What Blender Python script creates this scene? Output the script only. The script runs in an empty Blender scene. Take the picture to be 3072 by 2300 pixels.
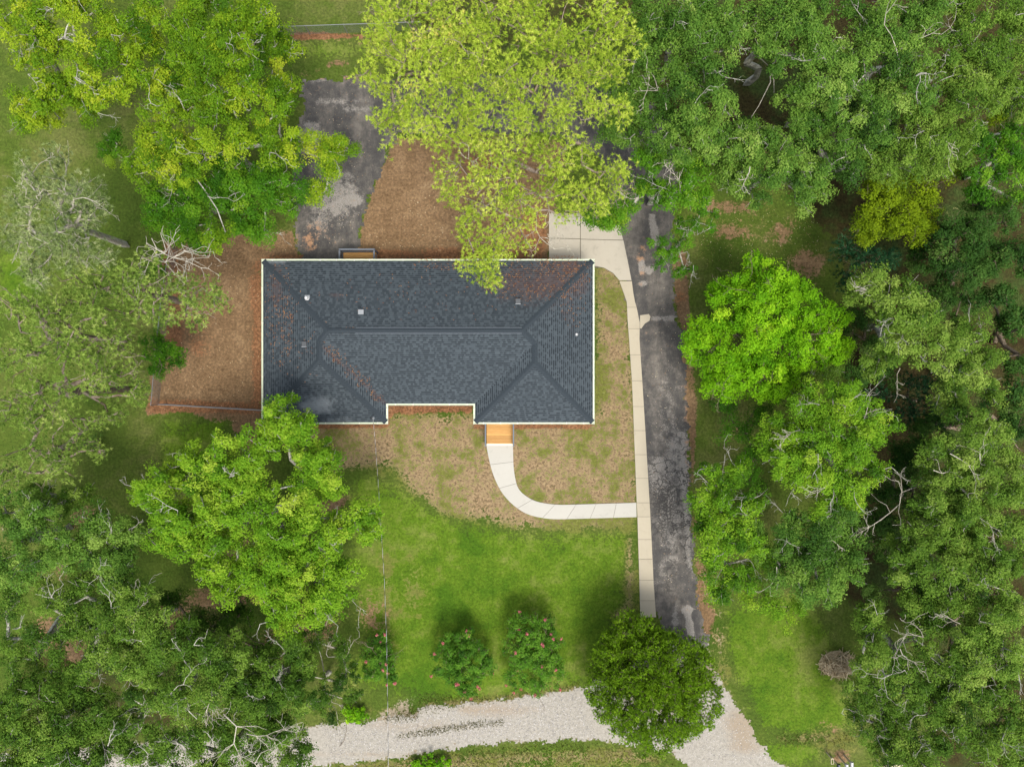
import bpy, math, random
import numpy as np
R = math.radians
rng = np.random.default_rng(11)
random.seed(5)
sc = bpy.context.scene
COL = sc.collection

# ------------------------------------------------------------------ camera
CAM_H = 50.0
FPX = 2083.0                       # focal length in photograph pixels (3072 wide)
W_PX, H_PX = 3072.0, 2300.0
cam = bpy.data.cameras.new('camera')
cam.sensor_width = 36.0
cam.lens = 36.0 * FPX / W_PX
cam.clip_end = 6000
co = bpy.data.objects.new('camera', cam)
co.location = (0, 0, CAM_H)
COL.objects.link(co)
sc.camera = co

# ------------------------------------------------------------------ sky, sun, exposure
SUN_EL, SUN_AZ = 66.0, 158.0       # azimuth clockwise from +Y (top of the photograph)
world = bpy.data.worlds.new('World')
sc.world = world
world.use_nodes = True
wn = world.node_tree.nodes
bg = wn['Background']
sky = wn.new('ShaderNodeTexSky')
sky.sky_type = 'NISHITA'
sky.sun_disc = False
sky.sun_elevation = R(SUN_EL)
sky.sun_rotation = R(SUN_AZ)
sky.air_density = 1.0
sky.dust_density = 4.0
sky.ozone_density = 0.6
hs = wn.new('ShaderNodeHueSaturation')           # thin high cloud: a paler, less blue sky all over
hs.inputs['Saturation'].default_value = .5
world.node_tree.links.new(sky.outputs[0], hs.inputs['Color'])
world.node_tree.links.new(hs.outputs[0], bg.inputs[0])
bg.inputs[1].default_value = 0.135
sun = bpy.data.lights.new('sun', 'SUN')
sun.energy = 1.5
sun.angle = R(18)
sun.color = (1.0, 0.94, 0.84)
so = bpy.data.objects.new('sun', sun)
so.rotation_euler = (R(90 - SUN_EL), 0, R(180 - SUN_AZ))
COL.objects.link(so)
sc.view_settings.view_transform = 'Standard'
sc.view_settings.look = 'None'
sc.view_settings.gamma = 1.0
sc.view_settings.use_curve_mapping = False
sc.view_settings.exposure = 1.16
sc.cycles.use_denoising = True
sc.cycles.denoiser = 'OPENIMAGEDENOISE'
sc.cycles.denoising_input_passes = 'RGB_ALBEDO_NORMAL'
sc.cycles.denoising_prefilter = 'ACCURATE'
sc.cycles.max_bounces = 6
sc.cycles.diffuse_bounces = 3
sc.cycles.glossy_bounces = 2
sc.cycles.transmission_bounces = 4
sc.cycles.transparent_max_bounces = 4
sc.cycles.caustics_reflective = False
sc.cycles.caustics_refractive = False


# ------------------------------------------------------------------ helpers
def P(x, y, z=0.0):
    """photograph pixel -> point at height z below the downward camera"""
    s = (CAM_H - z) / FPX
    return np.array(((x - W_PX / 2) * s, (H_PX / 2 - y) * s, z))


def PP(pts, z=0.0):
    return np.array([P(x, y, z) for x, y in pts])


def make_mesh(name, verts, faces, attrs=None, smooth=False):
    """faces: list of tuples, or an (n,k) int array"""
    me = bpy.data.meshes.new(name)
    verts = np.asarray(verts, dtype=np.float32).reshape(-1, 3)
    if isinstance(faces, np.ndarray):
        n, k = faces.shape
        me.vertices.add(len(verts))
        me.vertices.foreach_set('co', verts.ravel())
        me.loops.add(n * k)
        me.loops.foreach_set('vertex_index', faces.astype(np.int32).ravel())
        me.polygons.add(n)
        me.polygons.foreach_set('loop_start', np.arange(0, n * k, k, dtype=np.int32))
        me.update(calc_edges=True)
    else:
        me.from_pydata(verts.tolist(), [], faces)
        me.update()
    if attrs:
        for an, av in attrs.items():
            a = me.attributes.new(an, 'FLOAT', 'POINT')
            a.data.foreach_set('value', np.asarray(av, dtype=np.float32))
    if smooth:
        me.polygons.foreach_set('use_smooth', np.ones(len(me.polygons), dtype=bool))
    return me


def put(name, me, material=None, parent=None, loc=None, **props):
    o = bpy.data.objects.new(name, me)
    COL.objects.link(o)
    if material is not None and me is not None and not me.materials:
        me.materials.append(material)
    if parent is not None:
        o.parent = parent
    if loc is not None:
        o.location = loc
    for k, v in props.items():
        if v is not None:
            o[k] = v
    return o


def thing(name, label, cat, loc=(0, 0, 0), group=None):
    return put(name, None, loc=[float(c) for c in loc], label=label, category=cat, group=group)


class MB:
    """collects simple solids into one mesh"""
    def __init__(self):
        self.v, self.f = [], []

    def add(self, verts, faces):
        b = len(self.v)
        self.v.extend([tuple(map(float, p)) for p in verts])
        self.f.extend([tuple(i + b for i in f) for f in faces])

    def box(self, x0, x1, y0, y1, z0, z1):
        self.add([(x0, y0, z0), (x1, y0, z0), (x1, y1, z0), (x0, y1, z0),
                  (x0, y0, z1), (x1, y0, z1), (x1, y1, z1), (x0, y1, z1)],
                 [(0, 3, 2, 1), (4, 5, 6, 7), (0, 1, 5, 4), (1, 2, 6, 5), (2, 3, 7, 6), (3, 0, 4, 7)])

    def prism(self, poly, z0, z1):
        n = len(poly)
        a = sum(poly[i][0] * poly[(i + 1) % n][1] - poly[(i + 1) % n][0] * poly[i][1] for i in range(n))
        if a < 0:
            poly = poly[::-1]
        self.add([(p[0], p[1], z0) for p in poly] + [(p[0], p[1], z1) for p in poly],
                 [tuple(range(n - 1, -1, -1)), tuple(range(n, 2 * n))] +
                 [(i, (i + 1) % n, n + (i + 1) % n, n + i) for i in range(n)])

    def tube(self, p0, p1, r0, r1=None, n=8, caps=True):
        r1 = r0 if r1 is None else r1
        p0, p1 = np.array(p0, float), np.array(p1, float)
        d = p1 - p0
        d /= np.linalg.norm(d) + 1e-9
        u = np.cross(d, (0, 0, 1) if abs(d[2]) < .9 else (1, 0, 0))
        u /= np.linalg.norm(u)
        w = np.cross(d, u)
        vs = []
        for p, r in ((p0, r0), (p1, r1)):
            for i in range(n):
                a = 2 * math.pi * i / n
                vs.append(p + r * (math.cos(a) * u + math.sin(a) * w))
        fs = [(i, (i + 1) % n, n + (i + 1) % n, n + i) for i in range(n)]
        if caps:
            fs += [tuple(range(n - 1, -1, -1)), tuple(range(n, 2 * n))]
        self.add(vs, fs)

    def mesh(self, name, smooth=False):
        return make_mesh(name, self.v, self.f, smooth=smooth)

    def build(self, name, material, parent=None, loc=None, smooth=False, **props):
        return put(name, self.mesh(name, smooth), material, parent, loc, **props)


# ------------------------------------------------------------------ node helper
class G:
    def __init__(self, name):
        self.m = bpy.data.materials.new(name)
        self.m.use_nodes = True
        self.t = self.m.node_tree
        self.n = self.t.nodes
        self.bsdf = self.n['Principled BSDF']
        self.out = self.n['Material Output']
        self.pos = self.n.new('ShaderNodeNewGeometry').outputs['Position']

    def link(self, a, b):
        self.t.links.new(a, b)

    def val(self, sock, v):
        if isinstance(v, bpy.types.NodeSocket):
            self.link(v, sock)
        elif isinstance(v, (tuple, list)) and len(v) == 3 and sock.type == 'RGBA':
            sock.default_value = (*v, 1)
        else:
            sock.default_value = v

    def noise(self, scale, detail=4, rough=.55, vec=None, dist=0.0, out='Fac'):
        n = self.n.new('ShaderNodeTexNoise')
        n.inputs['Scale'].default_value = scale
        n.inputs['Detail'].default_value = detail
        n.inputs['Roughness'].default_value = rough
        n.inputs['Distortion'].default_value = dist
        self.link(vec or self.pos, n.inputs['Vector'])
        return n.outputs[out]

    def voro(self, scale, feature='F1', vec=None, out='Distance', rand=1.0):
        n = self.n.new('ShaderNodeTexVoronoi')
        n.feature = feature
        n.inputs['Scale'].default_value = scale
        n.inputs['Randomness'].default_value = rand
        self.link(vec or self.pos, n.inputs['Vector'])
        return n.outputs[out]

    def attr(self, name, out='Fac'):
        n = self.n.new('ShaderNodeAttribute')
        n.attribute_name = name
        return n.outputs[out]

    def math(self, op, a, b=None, clamp=False):
        n = self.n.new('ShaderNodeMath')
        n.operation = op
        n.use_clamp = clamp
        self.val(n.inputs[0], a)
        if b is not None:
            self.val(n.inputs[1], b)
        return n.outputs[0]

    def vmath(self, op, a, b):
        n = self.n.new('ShaderNodeVectorMath')
        n.operation = op
        self.val(n.inputs[0], a)
        self.val(n.inputs[1], b)
        return n.outputs[0]

    def step(self, x, lo, hi):
        n = self.n.new('ShaderNodeMapRange')
        n.interpolation_type = 'SMOOTHSTEP'
        self.val(n.inputs['Value'], x)
        n.inputs['From Min'].default_value = lo
        n.inputs['From Max'].default_value = hi
        return n.outputs[0]

    def mix(self, f, a, b, blend='MIX'):
        n = self.n.new('ShaderNodeMix')
        n.data_type = 'RGBA'
        n.blend_type = blend
        self.val(n.inputs[0], f)
        self.val(n.inputs[6], a)
        self.val(n.inputs[7], b)
        return n.outputs[2]

    def ramp(self, f, stops):
        n = self.n.new('ShaderNodeValToRGB')
        el = n.color_ramp.elements
        while len(el) > 1:
            el.remove(el[-1])
        el[0].position = stops[0][0]
        el[0].color = (*stops[0][1], 1)
        for p, c in stops[1:]:
            e = el.new(p)
            e.color = (*c, 1)
        self.val(n.inputs[0], f)
        return n.outputs[0]

    def bump(self, h, strength=.4, dist=.02):
        n = self.n.new('ShaderNodeBump')
        n.inputs['Strength'].default_value = strength
        n.inputs['Distance'].default_value = dist
        self.link(h, n.inputs['Height'])
        self.link(n.outputs[0], self.bsdf.inputs['Normal'])

    def done(self, color, rough=.9, spec=.2, metal=0.0):
        self.val(self.bsdf.inputs['Base Color'], color)
        self.val(self.bsdf.inputs['Roughness'], rough)
        self.val(self.bsdf.inputs['Specular IOR Level'], spec)
        self.val(self.bsdf.inputs['Metallic'], metal)
        return self.m


def simple(name, c, rough=.7, var=.25, scale=6, spec=.3, metal=0.0):
    g = G(name)
    f = g.noise(scale, 4)
    col = g.mix(f, tuple(x * (1 - var) for x in c), tuple(min(1, x * (1 + var)) for x in c))
    return g.done(col, rough, spec, metal)


# ------------------------------------------------------------------ materials
def ground_material():
    g = G('ground_soil_and_grass')
    n0 = g.noise(.09, 4, .6)
    n1 = g.noise(.26, 6, .65)
    n2 = g.noise(1.3, 7, .7)
    n3 = g.noise(5.5, 6, .75)
    n4 = g.noise(26.0, 4, .75)
    fine = g.math('ADD', g.math('MULTIPLY', n3, .55), g.math('MULTIPLY', n4, .45))
    brk = g.math('ADD', g.math('MULTIPLY', n1, .3), g.math('ADD', g.math('MULTIPLY', n2, .35), g.math('MULTIPLY', n3, .35)))
    broad = g.math('ADD', g.math('MULTIPLY', n0, .35), g.math('ADD', g.math('MULTIPLY', n1, .4), g.math('MULTIPLY', n2, .25)))

    def grain(col, dark=.45, light=1.5):
        d = g.mix(1.0, col, (dark, dark, dark), 'MULTIPLY')
        l = g.mix(1.0, col, (light, light * .97, light * .9), 'MULTIPLY')
        return g.mix(g.step(fine, .36, .64), d, l)
    grass = grain(g.ramp(broad, [(.40, (.042, .078, .010)), (.50, (.066, .100, .016)), (.58, (.100, .118, .032))]), .5, 1.45)

    def layer(base, attr, col, k=.9, lo=.40, hi=.60):
        m = g.attr(attr)
        f = g.math('ADD', m, g.math('MULTIPLY', g.math('SUBTRACT', brk, .5), k))
        return g.mix(g.step(f, lo, hi), base, col)
    lush = grain(g.ramp(broad, [(.42, (.044, .100, .007)), (.50, (.078, .138, .011)), (.57, (.132, .166, .036))]), .55, 1.4)
    c = layer(grass, 'lush', lush, 4.0)
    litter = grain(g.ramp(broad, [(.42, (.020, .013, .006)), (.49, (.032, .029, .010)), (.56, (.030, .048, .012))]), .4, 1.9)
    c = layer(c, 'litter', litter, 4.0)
    tan = grain(g.ramp(brk, [(.40, (.155, .112, .062)), (.50, (.245, .182, .112)), (.60, (.335, .258, .168))]), .40, 1.5)
    # living tufts coming back through the dormant turf
    tuft = g.math('ADD', g.math('MULTIPLY', n1, .40), g.math('ADD', g.math('MULTIPLY', n2, .35), g.math('MULTIPLY', n3, .35)))
    tan = g.mix(g.step(tuft, .522, .592), tan, grain(g.mix(n1, (.080, .100, .016), (.140, .150, .040)), .5, 1.4))
    c = layer(c, 'tan', tan, 4.6)
    dirt = grain(g.ramp(brk, [(.40, (.105, .068, .036)), (.50, (.160, .104, .058)), (.60, (.225, .155, .090))]), .70, 1.22)
    c = layer(c, 'dirt', dirt, 3.6)
    red = grain(g.ramp(brk, [(.40, (.110, .055, .028)), (.50, (.165, .082, .042)), (.60, (.225, .125, .068))]), .5, 1.45)
    c = layer(c, 'red', red, 3.0)
    sand = grain(g.mix(n2, (.17, .140, .100), (.28, .245, .190)), .6, 1.3)
    c = layer(c, 'sand', sand, 4.0)
    g.bump(g.math('ADD', n3, n4), .7, .06)
    return g.done(c, .95, .08)


def asphalt_material():
    g = G('weathered_asphalt')
    mp = g.n.new('ShaderNodeMapping')
    mp.inputs['Scale'].default_value = (1.0, .28, 1.0)
    g.link(g.pos, mp.inputs[0])
    n1 = g.noise(.8, 6, .68, vec=mp.outputs[0], dist=.4)
    n2 = g.noise(1.7, 7, .72)
    n3 = g.noise(12, 4, .75)
    n4 = g.noise(55, 2, .7)
    base = g.ramp(g.math('ADD', g.math('MULTIPLY', n1, .55), g.math('MULTIPLY', n2, .45)),
                  [(.38, (.024, .023, .022)), (.46, (.044, .041, .037)), (.53, (.084, .075, .063)), (.61, (.146, .130, .108))])
    base = g.mix(g.step(n4, .35, .65), g.mix(.4, base, (.012, .012, .012)), g.mix(.14, base, (.25, .24, .23)))
    m = g.attr('worn_glare')
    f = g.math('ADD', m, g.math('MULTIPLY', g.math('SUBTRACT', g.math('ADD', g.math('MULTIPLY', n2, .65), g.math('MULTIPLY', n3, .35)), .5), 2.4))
    worn_glare = g.ramp(g.math('ADD', g.math('MULTIPLY', n3, .6), g.math('MULTIPLY', n4, .4)),
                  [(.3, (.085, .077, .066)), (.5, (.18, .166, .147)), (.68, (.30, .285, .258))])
    c = g.mix(g.step(f, .35, .75), base, worn_glare)
    so_ = g.attr('soil')
    f2 = g.math('ADD', so_, g.math('MULTIPLY', g.math('SUBTRACT', n2, .5), 3.0))
    c = g.mix(g.step(f2, .35, .85), c, g.mix(n3, (.20, .105, .05), (.36, .21, .12)))
    # alligator cracking
    wob = g.vmath('ADD', g.pos, g.noise(1.8, 3, out='Color'))
    d = g.voro(1.15, 'DISTANCE_TO_EDGE', wob)
    d2 = g.voro(3.6, 'DISTANCE_TO_EDGE', wob)
    cr = g.attr('crack')
    k1 = g.math('MULTIPLY', g.math('SUBTRACT', 1.0, g.step(d, .012, .055)), g.step(g.math('ADD', cr, g.math('MULTIPLY', n1, .5)), .5, .8))
    k2 = g.math('MULTIPLY', g.math('SUBTRACT', 1.0, g.step(d2, .04, .20)), g.step(g.math('ADD', cr, g.math('MULTIPLY', g.math('SUBTRACT', n2, .5), 1.2)), .62, .9))
    kk = g.math('MAXIMUM', k1, k2)
    c = g.mix(g.math('MULTIPLY', kk, .85), c, (.022, .020, .018))
    g.bump(g.math('SUBTRACT', n4, kk), .5, .02)
    return g.done(c, g.mix(f, (.75, .75, .75), (.6, .6, .6)), .3)


def gravel_material():
    g = G('pale_road_gravel')
    mp = g.n.new('ShaderNodeMapping')
    mp.inputs['Scale'].default_value = (.16, 1.0, 1.0)
    mp.inputs['Rotation'].default_value = (0, 0, R(-7))
    g.link(g.pos, mp.inputs[0])
    n0 = g.noise(.75, 5, .6, vec=mp.outputs[0])
    n1 = g.noise(.5, 6, .65)
    n2 = g.noise(4.5, 6, .75)
    n3 = g.noise(34, 3, .75)
    st = g.ramp(g.math('ADD', g.math('MULTIPLY', n2, .45), g.math('MULTIPLY', n3, .55)),
                [(.34, (.130, .119, .097)), (.47, (.240, .224, .190)), (.62, (.345, .328, .288))])
    dirt = g.mix(g.math('ADD', g.math('MULTIPLY', n2, .5), g.math('MULTIPLY', n3, .5)), (.150, .114, .074), (.315, .262, .196))
    f = g.math('ADD', g.attr('dusty'), g.math('MULTIPLY', g.math('SUBTRACT', g.math('ADD', g.math('MULTIPLY', n0, .4), g.math('ADD', g.math('MULTIPLY', n1, .3), g.math('MULTIPLY', n2, .3))), .5), 2.6))
    c = g.mix(g.math('MULTIPLY', g.step(f, .15, .80), .85), st, dirt)
    g.bump(g.math('ADD', n2, n3), .5, .03)
    return g.done(c, .9, .15)


def concrete_material(name, a, b, stain=.4):
    g = G(name)
    n1 = g.noise(.55, 5, .6)
    n2 = g.noise(4, 5, .65)
    n3 = g.noise(45, 2, .6)
    c = g.mix(g.math('ADD', g.math('MULTIPLY', n1, .6), g.math('MULTIPLY', n2, .4)), a, b)
    c = g.mix(g.math('MULTIPLY', g.step(g.noise(1.3, 6, .7, dist=.6), .55, .75), stain), c, tuple(x * .62 for x in a))
    c = g.mix(g.math('MULTIPLY', n3, .18), c, (.25, .23, .20))
    oi = g.n.new('ShaderNodeObjectInfo')
    c = g.mix(g.math('MULTIPLY', oi.outputs['Random'], .16), c, tuple(x * .75 for x in a))
    g.bump(n3, .15, .01)
    return g.done(c, .85, .25)


def leaf_material(name, stops, trans=.38, rough=.6, spec=.07, gain=1.0):
    g = G(name)
    stops = [(p, tuple(min(.75, q * gain) for q in c)) for p, c in stops]
    oi = g.n.new('ShaderNodeObjectInfo')
    v = g.math('ADD', g.attr('v'), g.math('MULTIPLY', g.math('SUBTRACT', oi.outputs['Random'], .5), .12))
    c = g.ramp(v, stops)
    g.done(c, rough, spec)
    tr = g.n.new('ShaderNodeBsdfTranslucent')
    g.link(g.mix(.5, c, g.mix(1.0, c, (1.0, 1.0, .35), 'MULTIPLY')), tr.inputs['Color'])
    mx = g.n.new('ShaderNodeMixShader')
    mx.inputs[0].default_value = trans
    g.link(g.bsdf.outputs[0], mx.inputs[1])
    g.link(tr.outputs[0], mx.inputs[2])
    g.link(mx.outputs[0], g.out.inputs['Surface'])
    return g.m


def bark_material(name, a, b):
    g = G(name)
    n = g.noise(7, 5, .7)
    n2 = g.noise(1.1, 3)
    c = g.mix(g.step(g.math('ADD', g.math('MULTIPLY', n, .6), g.math('MULTIPLY', n2, .4)), .35, .65), a, b)
    g.bump(n, .6, .02)
    return g.done(c, .9, .1)


def shingle_material():
    g = G('asphalt_shingle')
    v = g.attr('v')
    n = g.noise(40, 2)
    c = g.ramp(v, [(0, (.004, .007, .010)), (.40, (.016, .023, .029)), (.62, (.039, .051, .060)), (1, (.078, .096, .107))])
    c = g.mix(g.math('MULTIPLY', n, .35), c, (.02, .025, .03))
    # rusty needle stain
    s = g.attr('stain')
    nn = g.math('ADD', g.math('MULTIPLY', g.noise(1.4, 5, .7), .5), g.math('MULTIPLY', g.noise(9, 3, .7), .5))
    f = g.step(g.math('ADD', s, g.math('SUBTRACT', nn, .5)), .35, .85)
    c = g.mix(g.math('MULTIPLY', f, .5), c, (.085, .040, .030))
    # pale patches; white glare on the front left slope is painted into the colour
    w = g.step(g.math('ADD', g.attr('pale'), g.math('SUBTRACT', g.noise(2.2, 5, .65), .5)), .35, .9)
    c = g.mix(g.math('MULTIPLY', w, .35), c, (.26, .29, .31))
    return g.done(c, .82, .25)


def brick_material():
    g = G('red_brick')
    b = g.n.new('ShaderNodeTexBrick')
    b.inputs['Scale'].default_value = 4.6
    b.inputs['Color1'].default_value = (.23, .085, .055, 1)
    b.inputs['Color2'].default_value = (.30, .13, .085, 1)
    b.inputs['Mortar'].default_value = (.36, .33, .29, 1)
    tc = g.n.new('ShaderNodeTexCoord')
    mp = g.n.new('ShaderNodeMapping')
    mp.inputs['Rotation'].default_value = (R(90), 0, 0)
    g.link(tc.outputs['Object'], mp.inputs[0])
    g.link(mp.outputs[0], b.inputs['Vector'])
    return g.done(b.outputs[0], .85, .2)


def wood_material(name, a, b):
    g = G(name)
    mp = g.n.new('ShaderNodeMapping')
    mp.inputs['Scale'].default_value = (1.2, 22, 6)
    g.link(g.pos, mp.inputs[0])
    n = g.noise(1.4, 5, .6, vec=mp.outputs[0], dist=.8)
    oi = g.n.new('ShaderNodeObjectInfo')
    c = g.mix(g.step(n, .3, .7), a, b)
    c = g.mix(g.math('MULTIPLY', oi.outputs['Random'], .6), c, tuple(x * .55 for x in a))
    k = g.voro(3.2, 'F1')
    c = g.mix(g.math('SUBTRACT', .8, g.step(k, .03, .09), clamp=True), c, (.10, .05, .02))
    return g.done(c, .65, .3)


M = dict(
    ground=ground_material(), asphalt=asphalt_material(), gravel=gravel_material(),
    walk=concrete_material('fresh_white_concrete', (.335, .325, .285), (.400, .392, .352), .42),
    side=concrete_material('cream_concrete', (.31, .275, .20), (.395, .355, .27), .35),
    pad=concrete_material('pad_concrete', (.29, .265, .21), (.40, .37, .305), .5),
    joint=simple('joint_soil', (.09, .08, .055)),
    shingle=shingle_material(),
    cap=simple('hip_cap_shingle', (.020, .028, .035), .85, .22, 9),
    deckroof=simple('roof_underlayment', (.02, .023, .026), .9),
    gutter=simple('mint_white_gutter', (.58, .64, .50), .45, .10, 3),
    hanger=simple('cream_gutter_hanger', (.80, .78, .66), .4, .06),
    soffit=simple('white_soffit', (.72, .72, .68), .6, .05),
    brick=brick_material(),
    glass=simple('window_glass', (.03, .04, .05), .08, .1, 2, .6),
    frame=simple('white_frame', (.75, .75, .72), .4, .05),
    door=simple('dark_door_paint', (.06, .07, .09), .45, .1),
    plank=wood_material('new_pine_plank', (.44, .225, .062), (.56, .325, .105)),
    plank2=wood_material('weathered_pine_plank', (.34, .19, .075), (.46, .28, .12)),
    nose=simple('bleached_board', (.66, .60, .45), .7, .1),
    rail=simple('slate_rail_paint', (.10, .115, .135), .5, .15, 8),
    metal=simple('galvanised_metal', (.22, .235, .245), .4, .15, 9, .5, .5),
    metal_dark=simple('dark_metal', (.05, .055, .06), .5, .2),
    white=simple('white_enamel', (.42, .42, .42), .35, .05),
    black=simple('black_enamel', (.035, .045, .06), .35, .1),
    tanwood=simple('bare_timber', (.42, .36, .25), .8, .2),
    cable_a=simple('bare_aluminium_strand', (.62, .62, .62), .4, .1, 3, .5, .6),
    cable_b=simple('black_cable_jacket', (.03, .03, .03), .5, .1),
    straw=leaf_material('fallen_pine_straw', [(0, (.10, .035, .014)), (.5, (.20, .080, .028)), (1, (.34, .17, .06))], .1),
    dryleaf=leaf_material('fallen_leaf', [(0, (.12, .06, .03)), (.6, (.30, .19, .09)), (1, (.62, .56, .40))], .1),
    stone=leaf_material('loose_stone', [(0, (.13, .125, .12)), (.5, (.26, .25, .24)), (1, (.46, .45, .43))], 0.0, .9),
    twig=leaf_material('cut_brush', [(0, (.13, .090, .045)), (.5, (.38, .300, .180)), (1, (.62, .53, .37))], 0.0, .9),
    flower=leaf_material('pink_blossom', [(0, (.50, .09, .12)), (1, (.75, .30, .32))], .3),
    b_pale=bark_material('pale_lichen_bark', (.15, .145, .115), (.48, .47, .40)),
    b_dead=bark_material('bleached_dead_wood', (.20, .18, .14), (.48, .45, .37)),
    b_pine=bark_material('pine_bark', (.12, .08, .06), (.30, .25, .21)),
    b_dark=bark_material('brown_bark', (.09, .065, .045), (.22, .18, .13)),
)
L = dict(
    yoak=leaf_material('yellow_green_oak_leaf', [(0, (.040, .110, .006)), (.35, (.120, .240, .010)), (.65, (.250, .360, .016)), (1, (.430, .460, .040))]),
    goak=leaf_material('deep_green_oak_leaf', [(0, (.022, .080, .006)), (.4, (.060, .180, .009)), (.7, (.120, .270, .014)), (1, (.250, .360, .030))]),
    bright=leaf_material('bright_green_oak_leaf', [(0, (.040, .115, .008)), (.35, (.115, .260, .012)), (.65, (.210, .360, .022)), (1, (.380, .480, .055))]),
    mid=leaf_material('woodland_leaf', [(0, (.022, .060, .008)), (.35, (.068, .148, .015)), (.65, (.138, .240, .029)), (1, (.265, .365, .070))]),
    cool=leaf_material('cool_green_leaf', [(0, (.022, .066, .010)), (.35, (.072, .165, .021)), (.65, (.145, .262, .036)), (1, (.275, .390, .080))]),
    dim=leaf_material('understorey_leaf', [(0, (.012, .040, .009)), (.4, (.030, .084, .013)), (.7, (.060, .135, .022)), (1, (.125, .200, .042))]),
    fern=leaf_material('blue_green_evergreen_leaf', [(0, (.010, .042, .018)), (.5, (.026, .100, .038)), (1, (.080, .180, .075))]),
    lime=leaf_material('lime_green_leaf', [(0, (.036, .130, .004)), (.35, (.115, .300, .006)), (.7, (.205, .430, .010)), (1, (.360, .560, .025))]),
    gold=leaf_material('golden_green_leaf', [(0, (.042, .085, .004)), (.4, (.135, .215, .006)), (.75, (.235, .330, .010)), (1, (.380, .440, .024))]),
    ypine=leaf_material('yellow_pine_needle', [(0, (.150, .245, .022)), (.35, (.330, .465, .044)), (.7, (.520, .630, .085)), (.94, (.670, .710, .160)), (1, (.55, .30, .09))], .36),
    gpine=leaf_material('grey_green_pine_needle', [(0, (.060, .120, .022)), (.4, (.175, .285, .046)), (.75, (.310, .430, .085)), (1, (.480, .550, .170))], .3),
    ppine=leaf_material('pale_pine_needle', [(0, (.080, .125, .045)), (.4, (.210, .285, .100)), (.75, (.350, .415, .175)), (1, (.540, .560, .330))], .3),
    cedar=leaf_material('cedar_spray', [(0, (.052, .108, .007)), (.4, (.135, .262, .012)), (.75, (.205, .365, .017)), (1, (.310, .460, .030))], .3),
    myrtle=leaf_material('myrtle_leaf', [(0, (.026, .085, .009)), (.4, (.070, .185, .016)), (.75, (.130, .280, .025)), (1, (.230, .380, .050))]),
)


# ------------------------------------------------------------------ the ground
def sdist(px, py, poly):
    """signed distance (inside positive) to a polygon, in the polygon's own unit"""
    poly = np.asarray(poly, float)
    d2 = np.full(px.shape, 1e18)
    ins = np.zeros(px.shape, bool)
    n = len(poly)
    for i in range(n):
        ax, ay = poly[i]
        bx, by = poly[(i + 1) % n]
        ex, ey = bx - ax, by - ay
        t = np.clip(((px - ax) * ex + (py - ay) * ey) / (ex * ex + ey * ey + 1e-9), 0, 1)
        d2 = np.minimum(d2, (px - ax - t * ex) ** 2 + (py - ay - t * ey) ** 2)
        c = (ay > py) != (by > py)
        xi = ax + (py - ay) * ex / (ey if abs(ey) > 1e-9 else 1e-9)
        ins ^= c & (px < xi)
    d = np.sqrt(d2)
    return np.where(ins, d, -d)


def mask(px, py, shapes):
    """shapes: (polygon in pixels, softness in pixels, amount)"""
    m = np.zeros(px.shape)
    for poly, soft, amt in shapes:
        m = np.maximum(m, amt * np.clip(.5 + sdist(px, py, poly) / (2.0 * soft), 0, 1))
    return m


def blob(x, y, rx, ry=None, n=14):
    ry = ry or rx
    return [(x + rx * math.cos(2 * math.pi * i / n), y + ry * math.sin(2 * math.pi * i / n)) for i in range(n)]


GRAVEL = [(-300, 2290), (400, 2230), (700, 2215), (960, 2174), (1084, 2172), (1160, 2150), (1236, 2145), (1269, 2115), (1388, 2112), (1524, 2096), (1660, 2080),
          (1735, 2063), (1850, 2020), (1950, 1960), (2010, 1900), (2120, 1930), (2138, 2009), (2179, 2062), (2208, 2116), (2252, 2174), (2271, 2222),
          (2310, 2271), (2359, 2295), (2480, 2420), (2560, 2560), (2200, 2560), (2120, 2370), (2073, 2295), (2015, 2256), (1904, 2229), (1800, 2218), (1660, 2218),
          (1513, 2224), (1415, 2234), (1307, 2248), (1171, 2275), (990, 2292), (700, 2330), (300, 2360), (-300, 2400)]

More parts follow.
